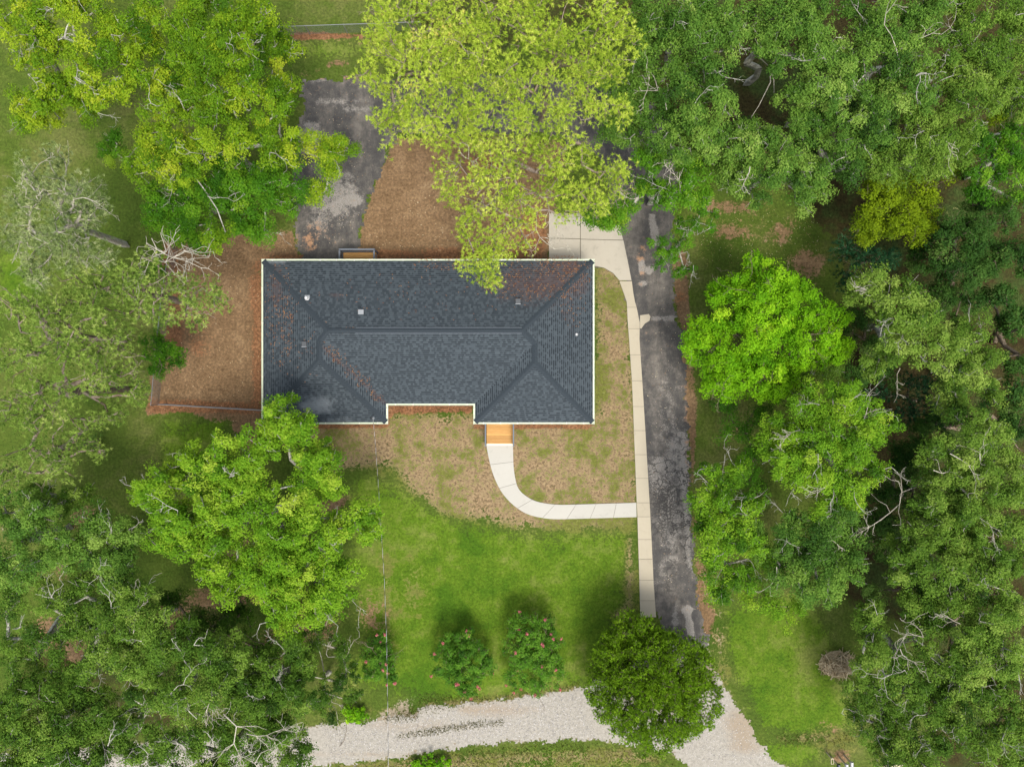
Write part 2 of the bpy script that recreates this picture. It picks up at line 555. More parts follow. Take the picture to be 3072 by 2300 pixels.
ZONES = dict(
    tan=[([(800, 1240), (1790, 1240), (1790, 780), (1850, 800), (1890, 900), (1912, 1300), (1918, 1520), (1890, 1580), (1560, 1585), (1450, 1560), (1330, 1540), (1230, 1470), (1180, 1400), (1060, 1405), (930, 1420), (850, 1330)], 42, 1.0),
         ([(1060, 1000), (1180, 440), (1640, 440), (1660, 800), (1060, 800)], 30, .25),
         (blob(1890, 1720, 24, 130), 34, .75), (blob(1870, 1870, 40, 60), 25, .75),
         (blob(2150, 1900, 35, 70), 45, .75), (blob(2170, 2020, 25, 60), 36, .7), (blob(2450, 2215, 150, 26), 26, .62),
         (blob(2500, 2250, 60, 25), 20, .6), ([(1000, 2280), (1420, 2250), (1900, 2235), (2060, 2300), (1000, 2320)], 18, .60),
         ([(1200, 2110), (1500, 2080), (1740, 2050), (1740, 2080), (1500, 2112), (1240, 2135), (1160, 2150), (1100, 2130)], 14, .66),
         (blob(1240, 1760, 70, 120), 60, .45), (blob(1160, 1820, 40, 200), 40, .5)],
    dirt=[([(1075, 745), (1095, 640), (1130, 540), (1180, 420), (1450, 400), (1700, 430), (1660, 640), (1645, 800), (1075, 800)], 14, 1.0),
          ([(490, 720), (640, 690), (880, 700), (905, 790), (790, 800), (785, 1300), (700, 1300), (690, 1260), (620, 1260), (560, 1235), (440, 1240), (470, 1010), (520, 900)], 18, 1.0),
          ([(780, 1280), (930, 1290), (900, 1330), (800, 1350), (690, 1340)], 18, .9),
          (blob(700, 1790, 160, 40), 40, .75), (blob(930, 1860, 100, 70), 50, .75), (blob(500, 1870, 60, 70), 40, .8),
          (blob(250, 1930, 60, 80), 40, .8), (blob(130, 1900, 80, 60), 40, .7), (blob(740, 1560, 60, 30), 25, .7), (blob(720, 1650, 40, 40), 25, .8),
          (blob(980, 1520, 60, 24), 20, .7), (blob(820, 1950, 60, 70), 40, .75), (blob(1020, 1500, 24, 18), 14, .8),
          (blob(250, 1560, 60, 40), 30, .6), (blob(190, 1690, 30, 60), 30, .6), (blob(1110, 1850, 60, 80), 40, .5),
          ([(2010, 740), (2060, 760), (2070, 1000), (2090, 1300), (2075, 1450), (2060, 1300), (2045, 1000), (2020, 900)], 10, 1.0),
          (blob(2200, 620, 120, 30), 25, .62), (blob(2190, 700, 70, 40), 30, .62), (blob(2350, 690, 60, 50), 40, .55),
          (blob(2420, 790, 60, 60), 40, .6), (blob(2300, 470, 120, 60), 40, .8), (blob(2200, 1300, 30, 25), 18, .6),
          (blob(2100, 1780, 20, 120), 14, .75), (blob(2120, 1860, 30, 60), 16, .85), (blob(1085, 120, 200, 14), 14, .5),
          (blob(1010, 190, 40, 14), 12, .7), (blob(935, 220, 50, 14), 12, .7), (blob(2090, 1560, 20, 60), 14, .6),
          (blob(2470, 2180, 70, 26), 20, .5), (blob(2520, 2270, 30, 20), 14, .8)],
    red=[([(1166, 1180), (1420, 1180), (1420, 1236), (1166, 1238)], 9, 1.0), ([(1420, 1240), (1780, 1240), (1780, 1285), (1420, 1285)], 8, 1.0),
         ([(800, 1240), (1166, 1240), (1166, 1284), (800, 1284)], 8, .9), ([(740, 790), (790, 760), (1000, 740), (1640, 740), (1640, 800), (1000, 800), (800, 1250), (755, 1250)], 16, .62),
         ([(440, 1190), (780, 1205), (780, 1245), (440, 1240)], 14, .8), (blob(520, 960, 45, 160), 30, .62), (blob(600, 1000, 60, 120), 40, .45),
         (blob(510, 780, 30, 60), 18, .8), (blob(1450, 500, 90, 70), 40, .55), (blob(1600, 690, 50, 80), 30, .8),
         ([(870, 100), (1180, 92), (1180, 106), (870, 116)], 6, 1.0), (blob(2045, 890, 14, 20), 8, .9), (blob(1860, 2000, 20, 10), 8, .4)],
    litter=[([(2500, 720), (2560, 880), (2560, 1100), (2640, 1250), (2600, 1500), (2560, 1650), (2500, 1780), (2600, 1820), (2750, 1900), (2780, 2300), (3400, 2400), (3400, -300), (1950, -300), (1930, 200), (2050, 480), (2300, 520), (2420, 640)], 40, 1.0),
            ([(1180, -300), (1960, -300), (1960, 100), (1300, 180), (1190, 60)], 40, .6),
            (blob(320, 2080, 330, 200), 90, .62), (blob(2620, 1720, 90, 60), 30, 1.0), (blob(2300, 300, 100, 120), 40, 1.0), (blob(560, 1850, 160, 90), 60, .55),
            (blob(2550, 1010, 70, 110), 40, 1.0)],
    lush=[([(1060, 1420), (1250, 1490), (1350, 1560), (1560, 1600), (1890, 1600), (1880, 1800), (1760, 2050), (1500, 2090), (1250, 2110), (1080, 1900), (1060, 1650)], 60, .9),
          ([(2180, 1830), (2400, 1790), (2480, 1900), (2500, 2050), (2560, 2170), (2400, 2200), (2290, 2180), (2220, 2040), (2190, 1950)], 40, 1.0),
          ([(1600, 2240), (1900, 2236), (2000, 2300), (1500, 2320)], 30, .8), ([(480, 1260), (680, 1255), (690, 1330), (660, 1390), (480, 1420)], 20, .7),
          (blob(1000, 150, 120, 40), 40, .6), (blob(60, 830, 70, 120), 40, .9), (blob(500, 1500, 120, 80), 60, .45),
          (blob(2360, 2260, 120, 40), 30, .8), (blob(1250, 2010, 220, 70), 40, .8), (blob(2130, 700, 30, 90), 20, .5)],
    sand=[(GRAVEL, 9, .75), ([(1090, 2160), (1180, 2110), (1260, 2080), (1240, 2130), (1270, 2160)], 16, .62), (blob(2160, 1900, 20, 80), 24, .5)],
)
xs = np.concatenate([np.linspace(-1800, -60, 14), np.arange(-48, 48.01, .5), np.linspace(60, 1800, 14)])
ys = np.concatenate([np.linspace(-1800, -50, 14), np.arange(-37, 37.01, .5), np.linspace(50, 1800, 14)])
gx, gy = np.meshgrid(xs, ys)
nx, ny = len(xs), len(ys)
gpx = gx.ravel() / (CAM_H / FPX) + W_PX / 2
gpy = H_PX / 2 - gy.ravel() / (CAM_H / FPX)
idx = np.arange(nx * ny).reshape(ny, nx)
gf = np.stack([idx[:-1, :-1].ravel(), idx[:-1, 1:].ravel(), idx[1:, 1:].ravel(), idx[1:, :-1].ravel()], 1)
gme = make_mesh('ground', np.stack([gx.ravel(), gy.ravel(), np.zeros(nx * ny)], 1), gf,
                {k: mask(gpx, gpy, v) for k, v in ZONES.items()})
put('ground', gme, M['ground'], kind='structure')


def sheet(name, poly_px, z, step, material, attrs, crumble=.07, rag=.42):
    """a paved sheet cut out of a fine grid, its outer edge left slightly ragged"""
    pts = PP(poly_px)
    x0, y0 = pts[:, 0].min() - .3, pts[:, 1].min() - .3
    x1, y1 = pts[:, 0].max() + .3, pts[:, 1].max() + .3
    ax, ay = np.arange(x0, x1 + step, step), np.arange(y0, y1 + step, step)
    X, Y = np.meshgrid(ax, ay)
    X = X + rng.uniform(-rag, rag, X.shape) * step
    Y = Y + rng.uniform(-rag, rag, Y.shape) * step
    I = np.arange(X.size).reshape(X.shape)
    q = np.stack([I[:-1, :-1].ravel(), I[:-1, 1:].ravel(), I[1:, 1:].ravel(), I[1:, :-1].ravel()], 1)
    cx, cy = X.ravel()[q].mean(1), Y.ravel()[q].mean(1)
    sd = sdist(cx, cy, pts[:, :2])
    wob = rng.normal(0, crumble, len(cx)) + .10 * np.sin(cx * 3.1 + 1.7 * np.sin(cy * 2.3)) + .08 * np.sin(cy * 4.7 + cx * 1.3)
    keep = sd + wob > 0
    q = q[keep]
    used, inv = np.unique(q.ravel(), return_inverse=True)
    V = np.stack([X.ravel()[used], Y.ravel()[used], np.full(len(used), z)], 1)
    px = V[:, 0] / (CAM_H / FPX) + W_PX / 2
    py = H_PX / 2 - V[:, 1] / (CAM_H / FPX)
    me = make_mesh(name, V, inv.reshape(-1, 4), {k: mask(px, py, v) for k, v in attrs.items()})
    return put(name, me, material, kind='structure')


ASPHALT = [(905, 242), (1120, 236), (1500, 226), (1880, 250), (2010, 330), (2030, 520), (2020, 700), (2022, 860), (2026, 940),
           (2042, 1000), (2058, 1150), (2064, 1367), (2072, 1548), (2082, 1680), (2094, 1800), (2126, 1940), (2120, 1985), (2060, 1990),
           (2010, 1905), (1978, 1850), (1940, 1750), (1930, 1500), (1910, 1150), (1900, 1000), (1880, 860), (1855, 740), (1835, 620),
           (1800, 470), (1640, 400), (1400, 410), (1200, 400), (1166, 444), (1141, 512), (1120, 557), (1109, 593), (1093, 652),
           (1074, 706), (1078, 745), (1078, 800), (905, 800), (890, 700), (880, 560), (890, 420), (915, 310)]
AS = dict(
    worn_glare=[(blob(1010, 590, 75, 80), 40, .72), (blob(1060, 600, 30, 20), 10, 1.0), (blob(930, 410, 40, 50), 20, .8), (blob(1080, 330, 60, 14), 12, .6),  # worn patches, with the court's specular glare put into the colour
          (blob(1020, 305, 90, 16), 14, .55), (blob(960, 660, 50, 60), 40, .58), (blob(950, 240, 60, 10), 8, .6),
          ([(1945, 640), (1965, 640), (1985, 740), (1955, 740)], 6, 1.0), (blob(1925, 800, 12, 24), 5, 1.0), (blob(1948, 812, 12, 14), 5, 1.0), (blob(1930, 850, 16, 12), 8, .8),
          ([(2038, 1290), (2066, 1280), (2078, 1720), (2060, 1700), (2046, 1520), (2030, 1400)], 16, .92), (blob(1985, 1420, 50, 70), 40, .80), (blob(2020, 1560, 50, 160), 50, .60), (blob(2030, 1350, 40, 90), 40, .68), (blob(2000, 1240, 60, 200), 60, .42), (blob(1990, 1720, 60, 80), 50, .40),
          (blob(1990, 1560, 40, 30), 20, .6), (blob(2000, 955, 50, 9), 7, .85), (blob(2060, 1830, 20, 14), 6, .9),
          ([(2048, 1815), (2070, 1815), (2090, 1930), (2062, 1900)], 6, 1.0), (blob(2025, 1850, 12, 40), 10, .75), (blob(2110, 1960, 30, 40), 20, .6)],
    soil=[(blob(925, 715, 22, 30), 30, .9), (blob(955, 690, 40, 30), 30, .5), (blob(1000, 230, 90, 12), 10, .6), (blob(2062, 1200, 10, 260), 8, .45), (blob(1925, 790, 20, 80), 16, .42), (blob(2068, 1450, 8, 60), 6, .6)],
    crack=[(blob(1990, 1500, 70, 130), 50, .9), (blob(2060, 1450, 30, 300), 40, .7), (blob(2010, 1700, 60, 120), 50, .45), (blob(1960, 700, 60, 90), 40, .35), (blob(1000, 560, 120, 60), 40, .35)],
)
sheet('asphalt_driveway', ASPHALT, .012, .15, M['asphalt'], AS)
sheet('gravel_road', GRAVEL, .006, .12, M['gravel'],
      dict(dusty=[(blob(1500, 2128, 120, 16), 20, .75), (blob(1250, 2175, 160, 16), 24, .55), (blob(2230, 2190, 60, 80), 40, .75), (blob(1990, 2060, 160, 90), 60, .6), (blob(1100, 2262, 200, 8), 14, .6), (blob(2130, 2000, 20, 60), 16, .8)]), crumble=.09)


# ------------------------------------------------------------------ concrete
def slabs(name, cells, material, top=.05):
    """one paved run: every poured slab between two joints is a piece of its own"""
    root = put(name, None, kind='structure')
    for c in cells:
        pts = PP(c)
        ctr = pts.mean(0)
        mb = MB()
        mb.prism([tuple(p[:2]) for p in pts], -.06, top + random.uniform(-.004, .004))
        mb.build('slab', material, root)
    return root


def strip_cells(left, right, cuts, gap=.9):
    """cut the band between two polylines (same count) at the given parameters"""
    left, right = np.array(left, float), np.array(right, float)

    def at(line, t):
        i = min(int(t), len(line) - 2)
        return line[i] + (line[i + 1] - line[i]) * (t - i)
    seg = np.linalg.norm(np.diff((left + right) / 2, axis=0), axis=1)
    cells = []
    for a, b in zip(cuts[:-1], cuts[1:]):
        ga = gap / seg[min(int(a), len(seg) - 1)] / 2
        gb = gap / seg[min(int(b), len(seg) - 1)] / 2
        ts = [a + ga] + [k for k in range(int(math.floor(a)) + 1, int(math.ceil(b))) if a + ga < k < b - gb] + [b - gb]
        cells.append([tuple(at(left, t)) for t in ts] + [tuple(at(right, t)) for t in reversed(ts)])
    return cells


def smooth_line(pts, n=5):
    pts = np.array(pts, float)
    out = []
    for i in range(len(pts) - 1):
        p0 = pts[max(i - 1, 0)]
        p1, p2 = pts[i], pts[i + 1]
        p3 = pts[min(i + 2, len(pts) - 1)]
        for k in range(n):
            t = k / n
            out.append(.5 * ((2 * p1) + (-p0 + p2) * t + (2 * p0 - 5 * p1 + 4 * p2 - p3) * t ** 2 + (-p0 + 3 * p1 - 3 * p2 + p3) * t ** 3))
    out.append(pts[-1])
    return np.array(out)


def resample(line, n):
    line = np.array(line, float)
    d = np.concatenate([[0], np.cumsum(np.linalg.norm(np.diff(line, axis=0), axis=1))])
    t = np.linspace(0, d[-1], n)
    return np.stack([np.interp(t, d, line[:, 0]), np.interp(t, d, line[:, 1])], 1)


wl = resample(smooth_line([(1459, 1333), (1465, 1367), (1478, 1418), (1501, 1469), (1532, 1507), (1575, 1538), (1619, 1551), (1662, 1556), (1735, 1555), (1910, 1550)]), 41)
wr = resample(smooth_line([(1539, 1332), (1540, 1385), (1543, 1418), (1552, 1458), (1570, 1481), (1601, 1500), (1637, 1509), (1680, 1513), (1735, 1512), (1909, 1507)]), 41)
slabs('front_walk', strip_cells(wl, wr, [0, 4.2, 9.4, 15.0, 20.6, 25.6, 30.4, 35.2, 40]), M['walk'], .052)
sl = [(1858, 843), (1871, 879), (1880, 906), (1883, 968), (1887, 1018), (1896, 1150), (1903, 1330), (1910, 1508), (1912, 1550), (1918, 1750), (1921, 1850)]
sr = [(1895, 843), (1902, 898), (1909, 920), (1919, 968), (1918, 1018), (1927, 1150), (1938, 1330), (1948.5, 1508), (1951, 1550), (1960.5, 1750), (1968, 1850)]


def at_y(line, y):
    line = np.array(line)
    return float(np.interp(y, line[:, 1], line[:, 0]))


joints = [843, 922, 986, 1064, 1142, 1219, 1291, 1363, 1434, 1507, 1549, 1617, 1676, 1739, 1800, 1850]
cells = []
for a, b in zip(joints[:-1], joints[1:]):
    yy = [a + .5] + [y for _, y in sl if a + 8 < y < b - 8] + [b - .5]
    cells.append([(at_y(sl, y), y) for y in yy] + [(at_y(sr, y), y) for y in reversed(yy)])
cells.append([(1920, 946), (1946, 942), (1951, 950), (1948, 962), (1934, 971), (1924, 985), (1920, 985)])      # the short spur
slabs('sidewalk', cells, M['side'], .05)
slabs('parking_pad', [
    [(1647, 641), (1740, 641), (1740, 716), (1647, 714)],
    [(1742, 641), (1851, 642), (1869, 720), (1742, 717)],
    [(1647, 716), (1740, 718), (1740, 806), (1647, 806)],
    [(1742, 719), (1870, 722), (1886, 799), (1894, 841), (1858, 841), (1839, 819), (1811, 803), (1786, 798), (1742, 797)]], M['pad'], .05)
mb = MB()
for c in ([(1648, 642), (1850, 643), (1886, 799), (1893, 841), (1858, 841), (1839, 820), (1811, 804), (1650, 800)],):
    mb.prism([tuple(p[:2]) for p in PP(c)], -.05, .030)
mb.build('pad_joint_fill', M['joint'], kind='structure')
mb = MB()
yy = [844, 906, 968, 1018, 1150, 1330, 1508, 1550, 1750, 1849]
mb.prism([tuple(p[:2]) for p in PP([(at_y(sl, y) + 1, y) for y in yy] + [(at_y(sr, y) - 1, y) for y in reversed(yy)])], -.05, .028)
mb.build('sidewalk_joint_fill', M['joint'], kind='structure')
mb = MB()
mb.prism([tuple(p[:2]) for p in PP([tuple(p) for p in wl[:-1]] + [tuple(p) for p in wr[-2::-1]])], -.05, .026)
mb.build('walk_joint_fill', M['joint'], kind='structure')

# ------------------------------------------------------------------ the house
EZ = 2.80                          # eave height
PITCH = 4 / 12
SE = (CAM_H - EZ) / FPX


def ex(x):
    return (x - W_PX / 2) * SE


def ey(y):
    return (H_PX / 2 - y) * SE


GUT = .13
x0, x1 = ex(784) + GUT, ex(1784) - GUT
yN, yS = ey(777) - GUT, ey(1272) + GUT
xa, xb = ex(1164) - GUT, ex(1420) + GUT         # inner faces of the two front wings
yM = ey(1216) + GUT
house = thing('house', 'single-storey brick house under a dark grey hipped shingle roof', 'house', ((x0 + x1) / 2, (yN + yS) / 2, 0))
HX, HY = (x0 + x1) / 2, (yN + yS) / 2


def loc3(v):
    v = np.asarray(v, float).reshape(-1, 3).copy()
    v[:, 0] -= HX
    v[:, 1] -= HY
    return v


INS = .55
wallpoly = [(x0 + INS, yN - INS), (x1 - INS, yN - INS), (x1 - INS, yS + INS), (xb + INS, yS + INS), (xb + INS, yM + INS), (xa - INS, yM + INS), (xa - INS, yS + INS), (x0 + INS, yS + INS)]
eavepoly = [(x0, yN), (x1, yN), (x1, yS), (xb, yS), (xb, yM), (xa, yM), (xa, yS), (x0, yS)]
wall_names = ['wall'] * 8
for i in range(8):
    (ax, ay), (bx, by) = wallpoly[i], wallpoly[(i + 1) % 8]
    d = np.array((bx - ax, by - ay))
    Ln = np.linalg.norm(d)
    d /= Ln
    nrm = np.array((-d[1], d[0]))                # outward for clockwise order
    mb = MB()
    t = .2
    c = [(ax - HX, ay - HY), (bx - HX, by - HY), (bx - HX - nrm[0] * t, by - HY - nrm[1] * t), (ax - HX - nrm[0] * t, ay - HY - nrm[1] * t)]
    mb.prism(c, .0, EZ - .14)
    w = mb.build('wall', M['brick'], house)
    spots = {0: [(.12, 'w'), (.27, 'w'), (.44, 'd'), (.66, 'w'), (.87, 'w')], 1: [(.3, 'w'), (.7, 'w')], 2: [(.25, 'w'), (.675, 'd')], 4: [(.25, 'w'), (.75, 'w')], 6: [(.3, 'w'), (.7, 'w')], 7: [(.3, 'w'), (.7, 'w')]}.get(i, [])
    if i == 0:
        spots[2] = (abs(-10.85 - ax) / Ln, 'd')
    for f, k in spots:
        hw = .48 if k == 'd' else .62
        z0, z1 = (.45, 2.42) if k == 'd' else (1.0, 2.3)
        p = np.array((ax - HX, ay - HY)) + d * (f * Ln)

        def quad(mb, e0, e1, h0, h1, o0, o1):
            mb.prism([tuple(p + d * e0 + nrm * o0), tuple(p + d * e1 + nrm * o0), tuple(p + d * e1 + nrm * o1), tuple(p + d * e0 + nrm * o1)], h0, h1)
        mb = MB()
        quad(mb, -hw, hw, z0, z1, .003, .03)
        o = mb.build('door' if k == 'd' else 'window', M['door'] if k == 'd' else M['glass'], house)
        mb = MB()
        quad(mb, -hw - .06, -hw + .03, z0 - .06, z1 + .06, .004, .06)
        quad(mb, hw - .03, hw + .06, z0 - .06, z1 + .06, .004, .06)
        quad(mb, -hw + .03, hw - .03, z1 - .02, z1 + .06, .004, .06)
        quad(mb, -hw + .03, hw - .03, z0 - .06, z0 + .02, .004, .06)
        mb.build('frame', M['frame'], o)
soff = MB()
soff.prism([(a - HX, b - HY) for a, b in eavepoly], EZ - .13, EZ - .11)
soff.build('soffit', M['soffit'], house)

# roof planes: origin on the eave, u along it, v inward; lo(v), hi(v) bound the courses
hd = (yN - yM) / 2
hl, hr = (xa - x0) / 2, (x1 - xb) / 2
ridge_y = (yN + yM) / 2
planes = [
    ('north', (x0, yN), (1, 0), (0, -1), lambda v: v, lambda v: (x1 - x0) - v, hd),
    ('west', (x0, yS), (0, 1), (1, 0), lambda v: v if v <= hl else (yM - yS) + v, lambda v: (yN - yS) - v, hd),
    ('east', (x1, yS), (0, 1), (-1, 0), lambda v: v if v <= hr else (yM - yS) + v, lambda v: (yN - yS) - v, hd),
    ('south', (0, yM), (1, 0), (0, 1), lambda v: xa - v if v <= hl else xa - hl + (v - hl), lambda v: xb + v if v <= hr else xb + hr - (v - hr), hd),
    ('front_left', (x0, yS), (1, 0), (0, 1), lambda v: v, lambda v: (xa - x0) - v, hl),
    ('front_right', (xb, yS), (1, 0), (0, 1), lambda v: v, lambda v: (x1 - xb) - v, hr),
    ('cheek_left', (xa, yS), (0, 1), (-1, 0), lambda v: v, lambda v: (yM - yS) + v, hl),
    ('cheek_right', (xb, yS), (0, 1), (1, 0), lambda v: v, lambda v: (yM - yS) + v, hr),
]
EXPO = .1357
roof = None
# structural deck of the roof, a few mm under the shingles
rv = np.array([(x0, yN, 0), (x1, yN, 0), (x1, yS, 0), (xb, yS, 0), (xb, yM, 0), (xa, yM, 0), (xa, yS, 0), (x0, yS, 0),
               (x0 + hd, ridge_y, hd), (x1 - hd, ridge_y, hd), (xa - hl, yM + hl, hl), (xa - hl, yS + hl, hl), (xb + hr, yM + hr, hr), (xb + hr, yS + hr, hr)])
rv[:, 2] = rv[:, 2] * PITCH + EZ
rf = [(0, 8, 9, 1), (7, 11, 10, 8, 0), (1, 9, 12, 13, 2), (5, 4, 12, 9, 8, 10), (7, 6, 11), (3, 2, 13), (6, 5, 10, 11), (4, 3, 13, 12)]
rv2 = loc3(rv)
roof = put('roof', make_mesh('roof', rv2 - np.array((0, 0, .004)), [tuple(reversed(f)) for f in rf]), M['deckroof'], house)

STAINS = [(blob(1620, 850, 190, 90), 90, .72), (blob(1700, 800, 70, 50), 40, .7), (blob(840, 960, 50, 160), 60, .45), (blob(1330, 800, 80, 40), 40, .45), (blob(830, 860, 30, 80), 20, .6),
          ([(970, 1030), (1170, 1210), (1150, 1215), (960, 1045)], 10, .7), (blob(1710, 900, 70, 140), 50, .45), (blob(960, 920, 70, 40), 40, .4), (blob(1010, 885, 30, 14), 12, .6)]
PALE = [(blob(950, 1215, 60, 36), 30, .9), (blob(1010, 1262, 60, 20), 16, .6), (blob(825, 785, 40, 12), 10, .7), (blob(1660, 1160, 60, 60), 60, .35)]
quads, vv, tabs = [], [], []
for nm, org, u, v, lo, hi, vmax in planes:
    u, v = np.array(u, float), np.array(v, float)
    nrow = int(vmax / EXPO)
    e = vmax / nrow
    for k in range(nrow):
        v0_, v1_ = k * e, (k + 1) * e
        va, vb = v0_ + 1e-4, v1_ - 1e-4
        l0, l1, h0, h1 = lo(va), lo(vb), hi(va), hi(vb)
        pos = min(l0, l1) - rng.uniform(0, .3)
        end = max(h0, h1)
        high = rng.random() < .5
        rowtone = rng.normal(0, .05)
        while pos < end:
            wd = rng.choice([.10, .14, .18, .24, .32, .42], p=[.15, .22, .22, .2, .13, .08])
            a, b = pos, pos + wd
            pos = b
            # clip to the slanting ends of the course
            bl0, bl1 = min(max(a, l0), h0), min(max(a, l1), h1)
            bh0, bh1 = max(min(b, h0), l0), max(min(b, h1), l1)
            high = not high if rng.random() < .82 else high
            if (bh0 - bl0) < .004 and (bh1 - bl1) < .004:
                continue
            hgt = .017 if high else .009
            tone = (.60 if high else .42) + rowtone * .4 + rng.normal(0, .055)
            tabs.append((org, u, v, v0_, v1_, bl0, bh0, bl1, bh1, hgt, tone))
tv, tf, tt = [], [], []


def tab_geo(t):
    org, u, v, v0_, v1_, bl0, bh0, bl1, bh1, hgt, tone = t
    def pt(uu, vv_, up):
        q = np.array(org) + u * uu + v * vv_
        return (q[0] - HX, q[1] - HY, EZ + vv_ * PITCH + up)
    f = .42                                          # butt strip, then the granule shadow band above it
    vm, lm, hm = v0_ + (v1_ - v0_) * f, bl0 + (bl1 - bl0) * f, bh0 + (bh1 - bh0) * f
    zm = hgt * (1 - .75 * f)
    V = [pt(bl0, v0_ - .012, hgt), pt(bh0, v0_ - .012, hgt), pt(hm, vm, zm), pt(lm, vm, zm), pt(lm, vm, zm), pt(hm, vm, zm),
         pt(bh1, v1_, hgt * .25), pt(bl1, v1_, hgt * .25), pt(bl0, v0_ - .012, 0), pt(bh0, v0_ - .012, 0)]
    F = [(0, 1, 2, 3), (4, 5, 6, 7), (8, 9, 1, 0), (8, 0, 3), (9, 2, 1)]
    return V, F


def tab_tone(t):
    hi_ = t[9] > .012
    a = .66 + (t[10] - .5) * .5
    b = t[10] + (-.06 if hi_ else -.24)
    return [a] * 4 + [b] * 4 + [a * .5] * 2  # upper band and butt foot darkened: course shadow lines put into the colour


tabs.sort(key=lambda t: -t[4])
single, rest = tabs[:300], tabs[300:]
def tab_attr(V):
    V = np.array(V)
    zz = V[:, 2]
    s = (CAM_H - zz) / FPX
    return (V[:, 0] + HX) / s + W_PX / 2, H_PX / 2 - (V[:, 1] + HY) / s


for t in single:
    V, F = tab_geo(t)
    px, py = tab_attr(V)
    me = make_mesh('shingle', V, F, {'v': np.clip(tab_tone(t), 0, 1), 'stain': mask(px, py, STAINS), 'pale': mask(px, py, PALE)})
    put('shingle', me, M['shingle'], roof)
for t in rest:
    V, F = tab_geo(t)
    b = len(tv)
    tv += V
    tf += [tuple(i + b for i in f) for f in F]
    tt += tab_tone(t)
px, py = tab_attr(tv)
put('shingle_courses', make_mesh('shingle_courses', tv, tf, {'v': np.clip(tt, 0, 1), 'stain': mask(px, py, STAINS), 'pale': mask(px, py, PALE)}), M['shingle'], roof, kind='stuff')


def caps(a, b, w, e=.2, lift=.018, name='hip_cap'):
    """overlapping cap shingles folded over a hip or ridge from a (low) to b (high)"""
    a, b = np.array(a, float), np.array(b, float)
    d = b - a
    Ln = np.linalg.norm(d)
    d /= Ln
    side = np.array((-d[1], d[0], 0))
    side /= np.linalg.norm(side)
    n = max(1, int(Ln / e))
    drop = w * PITCH * (.72 if abs(d[2]) > .02 else 1.0)
    for k in range(n):
        p, q = a + d * (k * Ln / n), a + d * ((k + 1) * Ln / n + .03)
        z0, z1 = lift + .012, lift
        V = []
        for c, z in ((p, z0), (q, z1)):
            for s in (-1, 0, 1):
                V.append(c + side * s * w + np.array((0, 0, z - abs(s) * drop)))
        for s in (-1, 0, 1):
            V.append(p + side * s * w + np.array((0, 0, z0 - .02 - abs(s) * drop)))
        V = loc3(V)
        put(name, make_mesh(name, V, [(0, 1, 4, 3), (1, 2, 5, 4), (6, 7, 1, 0), (7, 8, 2, 1)]), M['cap'], roof)


RV = rv
for a, b in ((0, 8), (1, 9), (10, 8), (12, 9), (7, 11), (6, 11), (3, 13), (2, 13)):
    caps(RV[a], RV[b], .19)
for a, b in ((11, 10), (13, 12)):
    caps(RV[a], RV[b], .18, lift=.03)
caps(RV[8], RV[9], .17, lift=.055, name='ridge_cap')
mb = MB()
rx0, rx1 = RV[8][0] + 1.8, RV[9][0]
for s in (-1, 1):
    mb.box(rx0 - HX, rx1 - HX, ridge_y + s * .185 - HY - .012, ridge_y + s * .185 - HY + .012, RV[8][2] - .085, RV[8][2] + .012)
mb.build('ridge_vent', M['rail'], roof)


def on_roof(px_, py_):
    """point of the roof surface seen at this pixel (fixed-point on the height)"""
    z = 3.5
    for _ in range(12):
        p = P(px_, py_, z)
        best = None
        for nm, org, u, v, lo, hi, vmax in planes:
            q = p[:2] - np.array(org)
            vv_, uu = float(q @ np.array(v, float)), float(q @ np.array(u, float))
            if 0 <= vv_ <= vmax + .01 and lo(vv_) - .02 <= uu <= hi(vv_) + .02:
                best = EZ + vv_ * PITCH
        z = best if best is not None else z
    return P(px_, py_, z)


def vent(px_, py_, kind):
    p = loc3(on_roof(px_, py_))[0]
    mb = MB()
    if kind == 'pipe':
        mb.box(p[0] - .16, p[0] + .16, p[1] - .04, p[1] + .17, p[2] - .05, p[2] + .05)
        o = mb.build('vent_flashing', M['metal'], roof)
        mb = MB()
        mb.tube((p[0], p[1] - .05, p[2]), (p[0], p[1] - .05, p[2] + .30), .10, .095, 12)
        mb.tube((p[0], p[1] - .05, p[2] + .05), (p[0], p[1] - .05, p[2] + .12), .15, .10, 12)
        mb.build('vent_pipe', M['white'], o, smooth=False)
    elif kind == 'box':
        mb.box(p[0] - .15, p[0] + .15, p[1] - .14, p[1] + .14, p[2] - .1, p[2] + .22)
        o = mb.build('vent_box', M['metal_dark'], roof)
        mb = MB()
        mb.box(p[0] - .18, p[0] + .18, p[1] - .19, p[1] + .12, p[2] + .223, p[2] + .25)
        mb.build('vent_lid', M['metal'], o)
    elif kind == 'dark':
        mb.box(p[0] - .16, p[0] + .16, p[1] - .16, p[1] + .16, p[2] - .1, p[2] + .16)
        o = mb.build('vent_box', M['metal_dark'], roof)
        mb = MB()
        mb.box(p[0] - .17, p[0] + .17, p[1] - .20, p[1] - .163, p[2] - .06, p[2] + .16)
        mb.build('vent_flap', M['metal'], o)
    else:
        mb.tube((p[0], p[1], p[2] - .05), (p[0], p[1], p[2] + .22), .07, .065, 10)
        o = mb.build('vent_pipe', M['white'], roof)
        mb = MB()
        mb.tube((p[0], p[1], p[2]), (p[0], p[1], p[2] + .07), .14, .075, 10)
        mb.build('pipe_boot', M['metal'], o)


vent(922, 893, 'pipe')
vent(1085, 935, 'box')
vent(914, 1032, 'dark')
vent(1554, 904, 'dark')
vent(1729, 1003, 'small')

